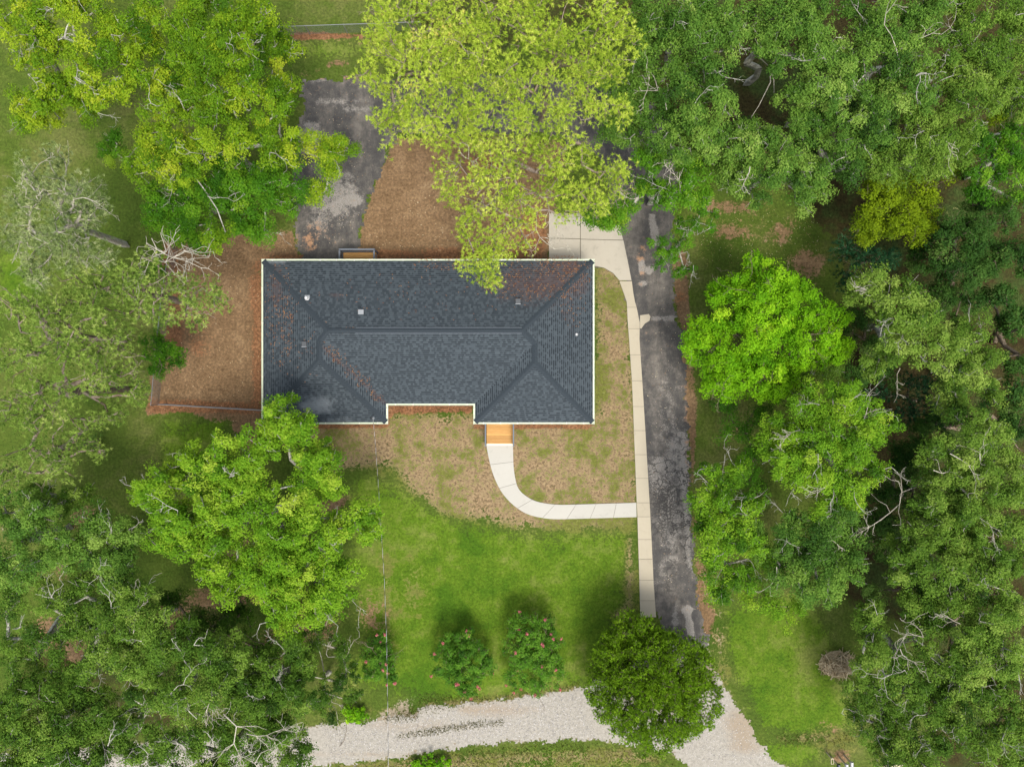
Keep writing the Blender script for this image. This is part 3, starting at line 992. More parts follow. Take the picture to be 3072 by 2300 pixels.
# gutters: one open channel per eave run, with straps across it
gz = EZ - .02
for i in range(8):
    (ax, ay), (bx, by) = eavepoly[i], eavepoly[(i + 1) % 8]
    d = np.array((bx - ax, by - ay))
    Ln = np.linalg.norm(d)
    d /= Ln
    nrm = np.array((-d[1], d[0]))
    def turn(j):
        p0, p1, p2 = eavepoly[j - 1], eavepoly[j], eavepoly[(j + 1) % 8]
        return np.sign((p1[0] - p0[0]) * (p2[1] - p1[1]) - (p1[1] - p0[1]) * (p2[0] - p1[0]))
    ma, mb_ = -turn(i), -turn((i + 1) % 8)       # +1 at an outer corner
    prof = [(-.01, 0), (-.01, -.105), (.095, -.105), (.118, -.03), (.118, 0), (.13, 0), (.13, -.03), (.105, -.12), (-.022, -.12), (-.022, 0)]
    V = []
    for o_, z in prof:
        V.append((ax + nrm[0] * o_ - d[0] * ma * o_, ay + nrm[1] * o_ - d[1] * ma * o_, gz + z))
    for o_, z in prof:
        V.append((bx + nrm[0] * o_ + d[0] * mb_ * o_, by + nrm[1] * o_ + d[1] * mb_ * o_, gz + z))
    n = len(prof)
    F = [(k, (k + 1) % n, n + (k + 1) % n, n + k) for k in range(n)]
    gut = put('gutter', make_mesh('gutter', loc3(V), F), M['gutter'], house)
    nh = max(2, int(Ln / 1.1))
    for k in range(nh):
        c = np.array((ax - HX, ay - HY)) + d * ((k + .5) * Ln / nh + rng.uniform(-.08, .08))
        mb = MB()
        a_, b_ = c - d * .018, c + d * .018
        mb.prism([tuple(a_ - nrm * .05), tuple(b_ - nrm * .05), tuple(b_ + nrm * .117), tuple(a_ + nrm * .117)], gz + .003, gz + .028)
        mb.build('hanger', M['hanger'], gut)

# service mast on the front left wing
mp = loc3(on_roof(1119, 1252))[0]
mb = MB()
mb.tube((mp[0], mp[1], mp[2] - .1), (mp[0], mp[1], mp[2] + .75), .03, n=8)
mast = mb.build('service_mast', M['metal'], house)
mb = MB()
mb.tube((mp[0], mp[1], mp[2] + .70), (mp[0] + .05, mp[1] - .12, mp[2] + .84), .06, .05, 8)
mb.build('weatherhead', M['metal_dark'], mast)
mb = MB()
mb.tube((mp[0], mp[1], mp[2] - .02), (mp[0], mp[1], mp[2] + .06), .13, .04, 10)
mb.build('mast_boot', M['metal'], mast)

# fallen needles on the roof and along the gutters
def straw_on_roof(spots):
    C, D = [], []
    for x, y, rx, ry, n in spots:
        for _ in range(n):
            r, a = math.sqrt(rng.random()), rng.random() * 6.283
            p = on_roof(x + rx * r * math.cos(a), y + ry * r * math.sin(a))
            C.append(p + np.array((0, 0, .022)))
    C = loc3(C)
    n = len(C)
    an = rng.random(n) * 6.283
    t = np.stack([np.cos(an), np.sin(an), rng.normal(0, .25, n)], 1) * rng.uniform(.05, .11, n)[:, None]
    w = np.stack([-np.sin(an), np.cos(an), np.zeros(n)], 1) * .014
    V = np.stack([C - t, C + w, C + t, C - w], 1).reshape(-1, 3)
    F = np.arange(4 * n).reshape(-1, 4)
    put('pine_straw', make_mesh('pine_straw', V, F, {'v': np.repeat(rng.random(n), 4)}), M['straw'], roof, kind='stuff')


straw_on_roof([(1600, 840, 170, 65, 420), (1690, 800, 80, 34, 140), (838, 940, 45, 170, 210), (862, 975, 18, 60, 40), (1060, 1115, 26, 24, 26), (1020, 1075, 26, 24, 26), (995, 1050, 22, 22, 24), (1130, 1185, 20, 20, 26), (1095, 1150, 24, 24, 24), (900, 1000, 90, 160, 60), (1300, 880, 300, 90, 90), (1720, 880, 40, 110, 80), (1050, 990, 40, 8, 60), (1330, 790, 90, 20, 100)])

# ------------------------------------------------------------------ front steps deck
DZ = .38
fx0, fx1 = float(P(1460, 0, DZ)[0]), float(P(1538, 0, DZ)[0])
fy1 = float(yS + INS)                      # house wall
fy0 = float(P(0, 1331, DZ)[1])
deck = thing('front_deck', 'new orange pine deck with slate side rails at the white front walk', 'deck', ((fx0 + fx1) / 2, (fy0 + fy1) / 2, 0))
cx, cy = (fx0 + fx1) / 2, (fy0 + fy1) / 2
n = 15
pw = (fy1 - .02 - fy0) / n
for k in range(n):
    mb = MB()
    mb.box(fx0 - cx, fx1 - cx, fy0 + k * pw + .010 - cy, fy0 + (k + 1) * pw - .010 - cy, DZ - .035, DZ + random.uniform(-.002, .003))
    mb.build('plank', M['plank'], deck)
mb = MB()
mb.box(fx0 - cx, fx1 - cx, fy0 - .13 - cy, fy0 - .004 - cy, DZ - .19, DZ - .15)
mb.build('step_board', M['nose'], deck)
mb = MB()
mb.box(fx0 - cx + .02, fx1 - cx - .02, fy0 + .01 - cy, fy0 + .05 - cy, 0, DZ - .04)
mb.box(fx0 - cx + .02, fx1 - cx - .02, fy0 - .11 - cy, fy0 - .07 - cy, 0, DZ - .195)
mb.box(fx0 - cx + .02, fx0 - cx + .06, fy0 + .055 - cy, fy1 - .05 - cy, 0, DZ - .04)
mb.box(fx1 - cx - .06, fx1 - cx - .02, fy0 + .055 - cy, fy1 - .05 - cy, 0, DZ - .04)
mb.build('deck_frame', M['plank2'], deck)


def railing(parent, a, b, z0, h, cap=.09, post=.09, ends=(1, 1)):
    """posts, cap rail, bottom rail and balusters between two plan points (parent coordinates)"""
    a, b = np.array(a, float), np.array(b, float)
    d = b - a
    Ln = np.linalg.norm(d)
    d /= Ln
    s = np.array((-d[1], d[0]))

    def bar(mb, t0, t1, w, za, zb):
        mb.prism([tuple(a + d * t0 - s * w), tuple(a + d * t1 - s * w), tuple(a + d * t1 + s * w), tuple(a + d * t0 + s * w)], za, zb)
    for t, e in ((0, ends[0]), (Ln, ends[1])):
        if e:
            mb = MB()
            bar(mb, t - post / 2, t + post / 2, post / 2, 0, z0 + h - .04)
            mb.build('post', M['rail'], parent)
    mb = MB()
    bar(mb, -post / 2, Ln + post / 2, cap / 2, z0 + h - .037, z0 + h)
    mb.build('cap_rail', M['rail'], parent)
    mb = MB()
    bar(mb, post / 2 + .002, Ln - post / 2 - .002, .02, z0 + .08, z0 + .12)
    mb.build('bottom_rail', M['rail'], parent)
    nb = int((Ln - post) / .12)
    for k in range(1, nb):
        t = post / 2 + (Ln - post) * k / nb
        mb = MB()
        bar(mb, t - .016, t + .016, .016, z0 + .122, z0 + h - .039)
        mb.build('baluster', M['rail'], parent)


for sx in (-1, 1):
    xx = (fx1 - fx0) / 2 * sx + sx * .055
    railing(deck, (xx, fy0 - .06 - cy), (xx, fy1 - .12 - cy), DZ, .88)

# ------------------------------------------------------------------ rear porch
RZ = .46
px0, px1 = float(P(1018, 0, 1.42)[0]), float(P(1122, 0, 1.42)[0])
py0, py1 = float(yN - INS), float(P(0, 748, 1.42)[1])
cx, cy = (px0 + px1) / 2, (py0 + py1) / 2
porch = thing('rear_porch', 'small plank porch with dark slate railing behind the house at the asphalt court', 'porch', (cx, cy, 0))
n = 12
pw = (py1 - .05 - py0 - .02) / n
for k in range(n):
    mb = MB()
    mb.box(px0 - cx + .05, px1 - cx - .05, py0 + .02 + k * pw + .010 - cy, py0 + .02 + (k + 1) * pw - .010 - cy, RZ - .035, RZ + random.uniform(-.002, .003))
    mb.build('plank', M['plank'], porch)
mb = MB()
hx, hy = (px1 - px0) / 2, (py1 - py0) / 2
mb.box(-hx + .05, hx - .05, hy - .12, hy - .07, 0, RZ - .04)
mb.box(-hx + .05, -hx + .1, -hy + .05, hy - .13, 0, RZ - .04)
mb.box(hx - .1, hx - .05, -hy + .05, hy - .13, 0, RZ - .04)
mb.build('deck_frame', M['plank2'], porch)
railing(porch, (-hx, hy), (hx, hy), RZ, .96, cap=.11)
railing(porch, (-hx, -hy + .25), (-hx, hy - .13), RZ, .958, cap=.11, ends=(1, 0))
railing(porch, (hx, -hy + .25), (hx, hy - .13), RZ, .958, cap=.11, ends=(1, 0))


# ------------------------------------------------------------------ chain-link fences
def chain_fence(pts_px, label, h=1.2, zref=1.2, post_every=3.0):
    pts = [P(x, y, zref) for x, y in pts_px]
    base = pts[0].copy()
    base[2] = 0
    root = thing('chain_link_fence', label, 'fence', base)
    for i in range(len(pts) - 1):
        a, b = pts[i] - base, pts[i + 1] - base
        a[2] = b[2] = 0
        d = b - a
        Ln = np.linalg.norm(d)
        d /= Ln
        n = max(1, round(Ln / post_every))
        for k in range(n + (1 if i == len(pts) - 2 else 0)):
            p = a + d * (k * Ln / n)
            mb = MB()
            mb.tube(p, p + np.array((0, 0, h + .04)), .03, n=7)
            mb.build('post', M['metal'], root)
        mb = MB()
        mb.tube(a + np.array((0, 0, h)), b + np.array((0, 0, h)), .024, n=7)
        mb.build('top_rail', M['metal'], root)
        S, E = [], []
        st = .075
        for s in (1, -1):
            for k in np.arange(-h, Ln + h, st):
                t0, t1 = (k, k + h) if s > 0 else (k + h, k)
                q0, q1 = np.array((t0, .02)), np.array((t1, h - .02))
                # clip to the panel
                f0, f1 = 0.0, 1.0
                dt = t1 - t0
                for lim in (0, Ln):
                    f = (lim - t0) / dt
                    inside0 = 0 <= t0 <= Ln
                    if 0 < f < 1:
                        if (t0 < 0 and lim == 0) or (t0 > Ln and lim == Ln):
                            f0 = max(f0, f)
                        elif (t1 < 0 and lim == 0) or (t1 > Ln and lim == Ln):
                            f1 = min(f1, f)
                if max(t0, t1) <= 0 or min(t0, t1) >= Ln:
                    continue
                c = lambda f: a + d * (t0 + dt * f) + np.array((0, 0, .02 + (h - .04) * f))
                S.append(c(f0))
                E.append(c(f1))
        V, F = tube_arrays(np.array(S), np.array(E), np.full(len(S), .0022), np.full(len(S), .0022), 3)
        put('wire_mesh', make_mesh('wire_mesh', V, F), M['metal'], root, kind='stuff')
    return root


def tube_arrays(p0, p1, r0, r1, sides=5):
    d = p1 - p0
    d = d / (np.linalg.norm(d, axis=1, keepdims=True) + 1e-9)
    ref = np.where(np.abs(d[:, 2:3]) < .9, np.array([[0, 0, 1.0]]), np.array([[1.0, 0, 0]]))
    u = np.cross(d, ref)
    u /= np.linalg.norm(u, axis=1, keepdims=True) + 1e-9
    w = np.cross(d, u)
    a = np.arange(sides) * 2 * math.pi / sides
    ring = u[:, None, :] * np.cos(a)[None, :, None] + w[:, None, :] * np.sin(a)[None, :, None]
    V = np.concatenate([p0[:, None, :] + ring * np.asarray(r0)[:, None, None], p1[:, None, :] + ring * np.asarray(r1)[:, None, None]], 1)
    n = len(p0)
    k = np.arange(sides)
    f = np.stack([k, (k + 1) % sides, sides + (k + 1) % sides, sides + k], 1)
    F = (f[None] + (np.arange(n) * 2 * sides)[:, None, None]).reshape(-1, 4)
    return V.reshape(-1, 3), F


chain_fence([(800, 82), (1260, 66)], 'chain link fence across the grass strip behind the asphalt court')
chain_fence([(476, 1213), (800, 1232)], 'chain link fence running from the west side of the house over red bare soil')
chain_fence([(508, 740), (484, 880), (466, 1060), (452, 1215)], 'long chain link fence along the bare west yard under the pines')

# ------------------------------------------------------------------ service cable and its pole
cab = [P(*q) for q in ((1119, 1253, 3.75), (1126, 1330, 3.85), (1134, 1440, 4.1), (1143, 1580, 4.5), (1153, 1740, 5.1), (1160, 1920, 5.9), (1163, 2110, 6.8), (1165, 2300, 7.6), (1170, 2560, 8.6), (1180, 2860, 9.0))]
cab = np.array(cab)
tt_ = np.linspace(0, len(cab) - 1, 320)
cl = np.stack([np.interp(tt_, np.arange(len(cab)), cab[:, k]) for k in range(3)], 1)
cable = thing('service_cable', 'thin twisted overhead cable from the front roof corner across the lawn', 'cable', cl[0])
ph = np.arange(len(cl)) * .62
for j, (m_, off) in enumerate((('cable_a', 0), ('cable_b', 2.09), ('cable_b', 4.19))):
    rr = .008
    pp_ = cl - cl[0] + np.stack([np.cos(ph + off), np.zeros(len(cl)), np.sin(ph + off)], 1) * .009
    V, F = tube_arrays(pp_[:-1], pp_[1:], np.full(len(cl) - 1, rr), np.full(len(cl) - 1, rr), 5)
    put('strand', make_mesh('strand', V, F, smooth=True), M[m_], cable)
pb = cl[-1].copy()
pb[2] = 0
pole = thing('utility_pole', 'grey wooden utility pole beyond the gravel road carrying the cable', 'pole', pb)
mb = MB()
mb.tube((0, -.16, 0), (0, -.16, 9.6), .17, .12, 12)
mb.build('shaft', M['b_dark'], pole)
mb = MB()
mb.box(-.9, .9, -.40, -.30, 9.1, 9.25)
mb.build('crossarm', M['b_dark'], pole)

# ------------------------------------------------------------------ mailboxes at the road
def mailbox(px_, py_, mat, label, wd=.19, ln=.52, zb=1.05):
    b = P(px_, py_, zb)
    root = thing('mailbox', label, 'mailbox', (b[0], b[1], 0), 'mailboxes by the gravel road')
    mb = MB()
    mb.box(-.05, .05, -.05, .05, 0, zb - .002)
    mb.build('post', M['tanwood'], root)
    mb = MB()
    prof = [(-wd / 2, 0), (wd / 2, 0), (wd / 2, .14)] + [(wd / 2 * math.cos(a), .14 + wd / 2 * math.sin(a)) for a in np.linspace(.3, math.pi - .3, 7)] + [(-wd / 2, .14)]
    n = len(prof)
    V = [(x, .12, zb + z) for x, z in prof] + [(x, .12 - ln, zb + z) for x, z in prof]
    mb.add(V, [tuple(range(n)), tuple(range(2 * n - 1, n - 1, -1))] + [(i, n + i, n + (i + 1) % n, (i + 1) % n) for i in range(n)])
    mb.build('box', mat, root)
    mb = MB()
    mb.box(wd / 2 + .003, wd / 2 + .02, -.2, -.05, zb + .06, zb + .2)
    mb.build('flag', M['metal_dark'], root)
    mb = MB()
    mb.box(-.012, .012, .121, .135, zb + .12, zb + .16)
    mb.build('latch', M['metal_dark'], root)


mailbox(2514, 2294, M['black'], 'black roadside mailbox beside the pale timber frame')
mailbox(2538, 2293, M['white'], 'white roadside mailbox standing between another white one and a black one')
mailbox(2553, 2287, M['white'], 'white roadside mailbox at the end of the row, farthest from the black one')
b = P(2497, 2284, .9)
fr = thing('timber_frame_stand', 'small pale open timber frame on a post next to the black mailbox', 'stand', (b[0], b[1], 0))
mb = MB()
mb.box(-.035, .035, .16, .23, 0, .88)
mb.build('post', M['tanwood'], fr)
for x_, X_, y_, Y_ in ((-.10, -.065, -.16, .24), (.065, .10, -.16, .24), (-.063, .063, .235, .265), (-.063, .063, -.16, -.13)):
    mb = MB()
    mb.box(x_, X_, y_, Y_, .885, .93)
    mb.build('rail', M['tanwood'], fr)
b = P(2690, 2312, .15)
bd = thing('timber_platform', 'pale boarded timber platform at the lawn edge below the woodland trees', 'platform', (b[0], b[1], 0))
a_ = R(4)
for k in range(6):
    mb = MB()
    c = []
    for sx, sy in ((-1.2, -.5 + k * .16), (1.1, -.5 + k * .16), (1.1, -.5 + k * .16 + .15), (-1.2, -.5 + k * .16 + .15)):
        c.append((sx * math.cos(a_) - sy * math.sin(a_), sx * math.sin(a_) + sy * math.cos(a_)))
    mb.prism(c, .03, .16 + .004 * (k % 3))
    mb.build('plank', M['tanwood'], bd)
mb = MB()
mb.prism([(x * math.cos(a_) - y * math.sin(a_), x * math.sin(a_) + y * math.cos(a_)) for x, y in ((-1.15, -.48), (1.05, -.48), (1.05, .42), (-1.15, .42))], 0, .028)
mb.build('bearer', M['b_dark'], bd)


# ------------------------------------------------------------------ trees
TRI = [0]


def unit(v):
    return v / (np.linalg.norm(v, axis=-1, keepdims=True) + 1e-9)


def leaf_quads(C, N, ln, wd, r):
    """diamond leaves at C facing N"""
    n = len(C)
    t = unit(np.cross(N, r.normal(size=(n, 3))))
    b = np.cross(N, t)
    l = (ln * r.uniform(.65, 1.25, n))[:, None]
    w = (wd * r.uniform(.7, 1.2, n))[:, None]
    fold = N * (w * .25)
    V = np.stack([C - t * l / 2, C + b * w / 2 + fold, C + t * l / 2, C - b * w / 2 + fold], 1).reshape(-1, 3)
    return V, np.arange(4 * n).reshape(-1, 4)


def leaf_tris(C, N, ln, wd, r):
    n = len(C)
    t = unit(np.cross(N, r.normal(size=(n, 3))))
    b = np.cross(N, t)
    l = (ln * r.uniform(.65, 1.3, n))[:, None]
    w = (wd * r.uniform(.7, 1.2, n))[:, None]
    V = np.stack([C - t * l * .4 - b * w / 2, C - t * l * .4 + b * w / 2, C + t * l * .6], 1).reshape(-1, 3)
    return V, np.arange(3 * n).reshape(-1, 3)


def needle_tris(C, D, ln, wd, k, r, spread=.75):
    """bursts of k needles from each point C along D"""
    n = len(C)
    Cn = np.repeat(C, k, 0)
    d = unit(np.repeat(D, k, 0) + r.normal(size=(n * k, 3)) * spread)
    s = unit(np.cross(d, r.normal(size=(n * k, 3))))
    l = (ln * r.uniform(.6, 1.15, n * k))[:, None]
    V = np.stack([Cn - s * wd / 2, Cn + s * wd / 2, Cn + d * l], 1).reshape(-1, 3)
    return V, np.arange(3 * n * k).reshape(-1, 3)


def grow(base, fork, clumps, r, trunk_r, bend=.16):
    """join every clump to the nearest part of the growing skeleton; returns tapering segments"""
    nodes = [np.array(base), np.array(base) + (np.array(fork) - base) * .5 + r.normal(0, .12, 3) * (1, 1, 0), np.array(fork)]
    par = [-1, 0, 1]
    depth = [0.0, .5, 1.0]
    order = np.argsort(np.linalg.norm(clumps - fork, axis=1))
    wgt = [0, 0, 0]
    for i in order:
        c = clumps[i]
        A = np.array(nodes[1:])
        dd = np.linalg.norm((c - A) * (1, 1, 1.15), axis=1)
        dn = np.linalg.norm(A - fork, axis=1)
        up = np.clip(A[:, 2] - c[2] + .2, 0, None)
        j = int(np.argmin(dd + .38 * dn + .8 * up)) + 1
        p = nodes[j]
        L_ = np.linalg.norm(c - p)
        last = j
        ns = 1 if L_ < .8 else (2 if L_ < 2.5 else 3)
        for s in range(1, ns + 1):
            q = p + (c - p) * s / ns
            if s < ns:
                q = q + r.normal(0, bend, 3) * L_ * .5 + np.array((0, 0, .05 * L_))
            nodes.append(q)
            par.append(last)
            wgt.append(0)
            last = len(nodes) - 1
        wgt[last] += 1
    w = np.array(wgt, float)
    for i in range(len(nodes) - 1, 0, -1):
        w[par[i]] += w[i]
    rad = np.maximum(trunk_r * (w / max(w[1], 1)) ** .46, .014)
    rad[0] = rad[1] * 1.25
    nodes = np.array(nodes)
    ii = np.arange(1, len(nodes))
    pp = np.array(par)[1:]
    r0 = np.minimum(rad[pp], rad[ii] * 1.6)
    r0[0] = rad[0]
    return nodes[pp], nodes[ii], r0, rad[ii]


def shoot(S, E, A, B, p, d, l, rr, lev, m, r):
    """a crooked tapering limb with side shoots, written as segments into S, E, A, B"""
    nseg = 4 if lev == 0 else 3
    for k in range(nseg):
        e = p + d * l / nseg
        S.append(p)
        E.append(e)
        A.append(rr * (1 - .7 * k / nseg))
        B.append(rr * (1 - .7 * (k + 1) / nseg))
        if lev < 2:
            for _ in range(m if lev == 0 else 1):
                if r.random() < .72:
                    dd = unit(d + r.normal(0, .7, 3) * (1, 1, .4))
                    shoot(S, E, A, B, e, dd, l * r.uniform(.3, .55), rr * .55, lev + 1, m, r)
        d = unit(d + r.normal(0, .40, 3) * (1, 1, .45))
        p = e


def tree(name, label, lobes, leaf, kind='leaf', bark='b_pale', group=None, cat='tree', base=None, dens=2.4, per=150, size=.11, cr=.55, zf=None, push=1.11,
         flat=.62, bare=.05, trunk=.24, seed=None, under=.35, zbase=.42, twigs=4, shell=.6, tone=0.0, dead=(), flowers=0, vspread=.26, swell=None):
    r = np.random.default_rng(seed if seed is not None else int(abs(lobes[0][0] * 7 + lobes[0][1] * 13)) + 3)
    cen, rad = [], []
    for q in lobes:
        x, y, rr, z = q
        z = z * (zf or (.64 if z > 9 else .78 if z > 4.6 else 1.0))
        cen.append(P(x, y, z))
        rad.append(rr * (CAM_H - z) / FPX)
    cen, rad = np.array(cen), np.array(rad)
    if kind != 'spray' and size < .3 and dens < 2.7:
        if kind == 'leaf':
            dens, cr, size, per = dens * .56, cr * 1.42, size * 1.08, int(per * 2.6)
        else:
            dens, cr, size = dens * .72, cr * 1.30, size * 1.0
    rad = rad * (swell or (1.13 if leaf in ('mid', 'cool', 'dim') else 1.0))
    wt = rad ** 2
    mid = (cen * wt[:, None]).sum(0) / wt.sum()
    if base is None:
        b = np.array((mid[0] * push, mid[1] * push, 0.0))
    else:
        b = P(base[0], base[1], 0)
    zmin = (cen[:, 2] - rad * flat).min()
    fork = np.array((b[0] + (mid[0] - b[0]) * .5, b[1] + (mid[1] - b[1]) * .5, max(.5, mid[2] * zbase)))
    K, KT = [], []
    for c, R_ in zip(cen, rad):
        n = max(3, int(dens * math.pi * R_ * R_))
        d = unit(r.normal(size=(n, 3)))
        d[:, 2] = np.abs(d[:, 2]) * 1.0 - .12
        d = unit(d)
        s = (shell + (1 - shell) * r.random(n)) ** .8
        K.append(c + d * (R_ - cr * .55) * s[:, None] * (1, 1, flat))
        m = int(n * under)
        if m:
            d = unit(r.normal(size=(m, 3)))
            d[:, 2] = -np.abs(d[:, 2])
            K.append(c + d * (R_ * .8) * (r.random(m) ** .5)[:, None] * (1, 1, flat * 1.5))
    K = np.concatenate(K)
    K[:, 2] = np.maximum(K[:, 2], .35)
    nK = len(K)
    isbare = r.random(nK) < bare
    ctone = r.normal(0, vspread * .62, nK)
    K[:, 2] += r.normal(0, .30, nK) * min(1, mid[2] / 6)
    K[:, 2] = np.maximum(K[:, 2], .35)
    K[isbare, 2] += .35 * min(1, mid[2] / 6)
    root = thing(name, label, cat, b, group)
    # skeleton
    p0, p1, r0, r1 = grow(b, fork, K, r, trunk)
    # short twigs inside each leafy clump; the leafless ones carry crooked branching shoots
    if twigs:
        ti = np.repeat(np.where(~isbare)[0], 2)
        od = unit((K[ti] - fork) * (1, 1, .4))
        d = unit(r.normal(size=(len(ti), 3)) * .62 + od * .9 + (0, 0, .15))
        st = K[ti]
        en = st + d * (cr * r.uniform(.4, .9, len(ti)))[:, None]
        S, E, A, B = [list(st), list(en), [.018] * len(ti), [.007] * len(ti)]
        for k in np.where(isbare)[0]:
            o = unit((K[k] - fork) * (1, 1, .15))
            shoot(S, E, A, B, K[k], unit(o + r.normal(0, .5, 3) * (1, 1, .3)), r.uniform(.7, 1.7), .026, 0, 1, r)
        p0, p1 = np.concatenate([p0, np.array(S)]), np.concatenate([p1, np.array(E)])
        r0, r1 = np.concatenate([r0, np.maximum(A, .010)]), np.concatenate([r1, np.maximum(B, .007)])
    V, F = tube_arrays(p0 - b, p1 - b, r0, r1, 4 if trunk > .3 else 3)
    TRI[0] += len(F) * 2
    put('trunk', make_mesh('trunk', V, F), M[bark], root)
    # foliage
    live = np.where(~isbare)[0]
    if kind == 'leaf':
        ki = np.repeat(live, per)
        d = unit(r.normal(size=(len(ki), 3)) + (0, 0, .30))
        s = r.random(len(ki)) ** .42
        crr = cr * r.uniform(.75, 1.3, nK)[ki]
        # every clump is several smaller sprigs, so its outline stays ragged
        nsp = 9
        sp = unit(r.normal(size=(nK, nsp, 3)) + (0, 0, .35)) * (.45 + .55 * r.random((nK, nsp, 1)))
        C = K[ki] + (sp[ki, r.integers(0, nsp, len(ki))] * .78 + d * (.42 * s)[:, None]) * crr[:, None] * (1, 1, .78)
        N = unit((C - K[ki]) / crr[:, None] * .95 + r.normal(size=(len(ki), 3)) * .40 + np.array((0, 0, .62)))
        V, F = leaf_tris(C, N, size, size * .70, r)
        rep = 3
        v = .46 + tone + ctone[ki] + r.normal(0, vspread * .34, len(ki))
    elif kind == 'needle':
        tk = max(4, int(per / 4.9))
        ki = np.repeat(live, tk)
        d = unit(r.normal(size=(len(ki), 3)) + (0, 0, .35))
        C = K[ki] + d * (cr * r.random(len(ki)) ** .45)[:, None] * (1, 1, .6)
        D = unit(d * .6 + np.array((0, 0, .55)) + r.normal(size=(len(ki), 3)) * .3)
        V, F = needle_tris(C, D, size * .76, .031, 16, r, .78)
        rep = 48
        v = .50 + tone + ctone[ki] + r.normal(0, vspread * .5, len(ki))
    else:                                            # upright feathery sprays
        tk = max(4, per // 7)
        ki = np.repeat(live, tk)
        d = unit(r.normal(size=(len(ki), 3)) + (0, 0, .4))
        C = K[ki] + d * (cr * r.random(len(ki)) ** .45)[:, None]
        D = unit(unit(K[ki] - mid) * .9 + np.array((0, 0, .2)) + r.normal(size=(len(ki), 3)) * .7)
        V, F = needle_tris(C, D, size, .036, 12, r, .42)
        rep = 36
        v = .46 + tone + ctone[ki] + r.normal(0, vspread * .8, len(ki))
    TRI[0] += len(F) * (2 if F.shape[1] == 4 else 1)
    put('crown', make_mesh('crown', V - b, F, {'v': np.clip(np.repeat(v, rep), 0.02, .98)}), L[leaf], root)
    # dead, leafless limbs
    for q in dead:
        x, y, z, ang, ln, m = q
        z = z * (.64 if z > 9 else .78)
        s = P(x, y, z)
        S, E, A, B = [], [], [], []
        shoot(S, E, A, B, s, np.array((math.cos(R(ang)), math.sin(R(ang)), .10)), ln, .030 if ln < 3 else .042, 0, m, r)
        V, F = tube_arrays(np.array(S) - b, np.array(E) - b, np.maximum(A, .012), np.maximum(B, .008), 4)
        TRI[0] += len(F) * 2
        put('dead_limb', make_mesh('dead_limb', V, F), M['b_dead'], root)
    # blossom heads at the branch ends
    if flowers:
        top = [i for i in live if K[i][2] > mid[2] - .4]
        pick = r.choice(top, min(flowers, len(top)), replace=False)
        for i in pick:
            o = unit(K[i] - mid) * cr * .8 + np.array((0, 0, cr * .55))
            n = 46
            d = unit(r.normal(size=(n, 3)))
            C = d * r.random(n)[:, None] ** .7 * (.12, .12, .15)
            V, F = leaf_quads(C, unit(d + r.normal(size=(n, 3)) * .5), .07, .06, r)
            put('flower_head', make_mesh('flower_head', V, F, {'v': np.repeat(r.random(n), 4)}), M['flower'], root, loc=[float(c) for c in (K[i] + o - b)])
    return root


# ---- upper left: yellow-green oaks
tree('oak_tree', 'broad yellow-green oak with pale limbs above the grass north-west of the pines', [(90, 90, 130, 16), (250, 60, 120, 17), (150, 240, 120, 15), (330, 210, 130, 17), (70, 330, 80, 13), (150, 340, 60, 13), (260, 310, 80, 13), (390, 110, 90, 16)],
     'yoak', dens=2.3, bare=.10, twigs=5)
tree('oak_tree', 'yellow-green oak overhanging the grass strip beside the rear chain link fence', [(480, 90, 110, 16), (620, 60, 120, 17), (770, 60, 80, 15), (700, 190, 130, 17), (810, 170, 60, 14), (540, 220, 100, 15), (840, 110, 40, 12), (860, 160, 30, 12), (600, 160, 90, 17)],
     'yoak', dens=2.3, bare=.10, twigs=5, tone=-.05)
tree('oak_tree', 'spreading yellow-green oak with a long limb reaching over the asphalt court', [(500, 320, 100, 15), (650, 360, 140, 16), (800, 320, 100, 15), (870, 280, 55, 13), (520, 480, 100, 14), (430, 430, 60, 14), (830, 430, 90, 14), (960, 440, 70, 12), (1030, 430, 55, 11), (1010, 500, 55, 11), (660, 715, 55, 13), (950, 570, 40, 10), (430, 500, 70, 13), (600, 480, 90, 14)],
     'yoak', dens=2.2, bare=.08, twigs=5, tone=-.04, base=(760, 520))
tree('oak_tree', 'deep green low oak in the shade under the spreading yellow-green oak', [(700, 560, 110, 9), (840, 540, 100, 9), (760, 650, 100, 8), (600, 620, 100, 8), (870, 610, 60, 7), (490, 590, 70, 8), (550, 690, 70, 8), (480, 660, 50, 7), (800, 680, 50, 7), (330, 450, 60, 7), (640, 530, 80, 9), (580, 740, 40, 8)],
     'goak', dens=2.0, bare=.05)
# ---- left: pines
tree('pine_tree', 'pale grey-green pine full of bleached twigs by the lush grass patch', [(110, 570, 100, 18), (190, 660, 130, 20), (60, 700, 80, 17), (280, 640, 70, 17), (150, 780, 100, 19), (270, 750, 90, 18), (180, 500, 60, 16), (250, 560, 50, 16)],
     'ppine', 'needle', 'b_dead', dens=2.1, per=120, size=.26, bare=.16, twigs=5, zbase=.72, flat=.45)
tree('pine_tree', 'grey-green pine whose limb reaches over the bare west yard towards the house', [(330, 860, 100, 17), (450, 820, 70, 16), (430, 900, 90, 16), (550, 890, 80, 15), (640, 870, 50, 14), (600, 940, 45, 14), (230, 870, 80, 17), (650, 910, 40, 14), (500, 950, 50, 15)],
     'gpine', 'needle', 'b_pine', dens=2.1, per=120, size=.26, bare=.12, twigs=5, zbase=.75, flat=.4, tone=.06, dead=[(400, 800, 16, 25, 3.2, 2), (425, 775, 16, -5, 3.0, 2), (440, 730, 16, -30, 3.4, 2), (455, 715, 16, -62, 2.8, 2), (545, 735, 15, -25, 2.0, 1), (470, 760, 16, -45, 2.6, 2)])
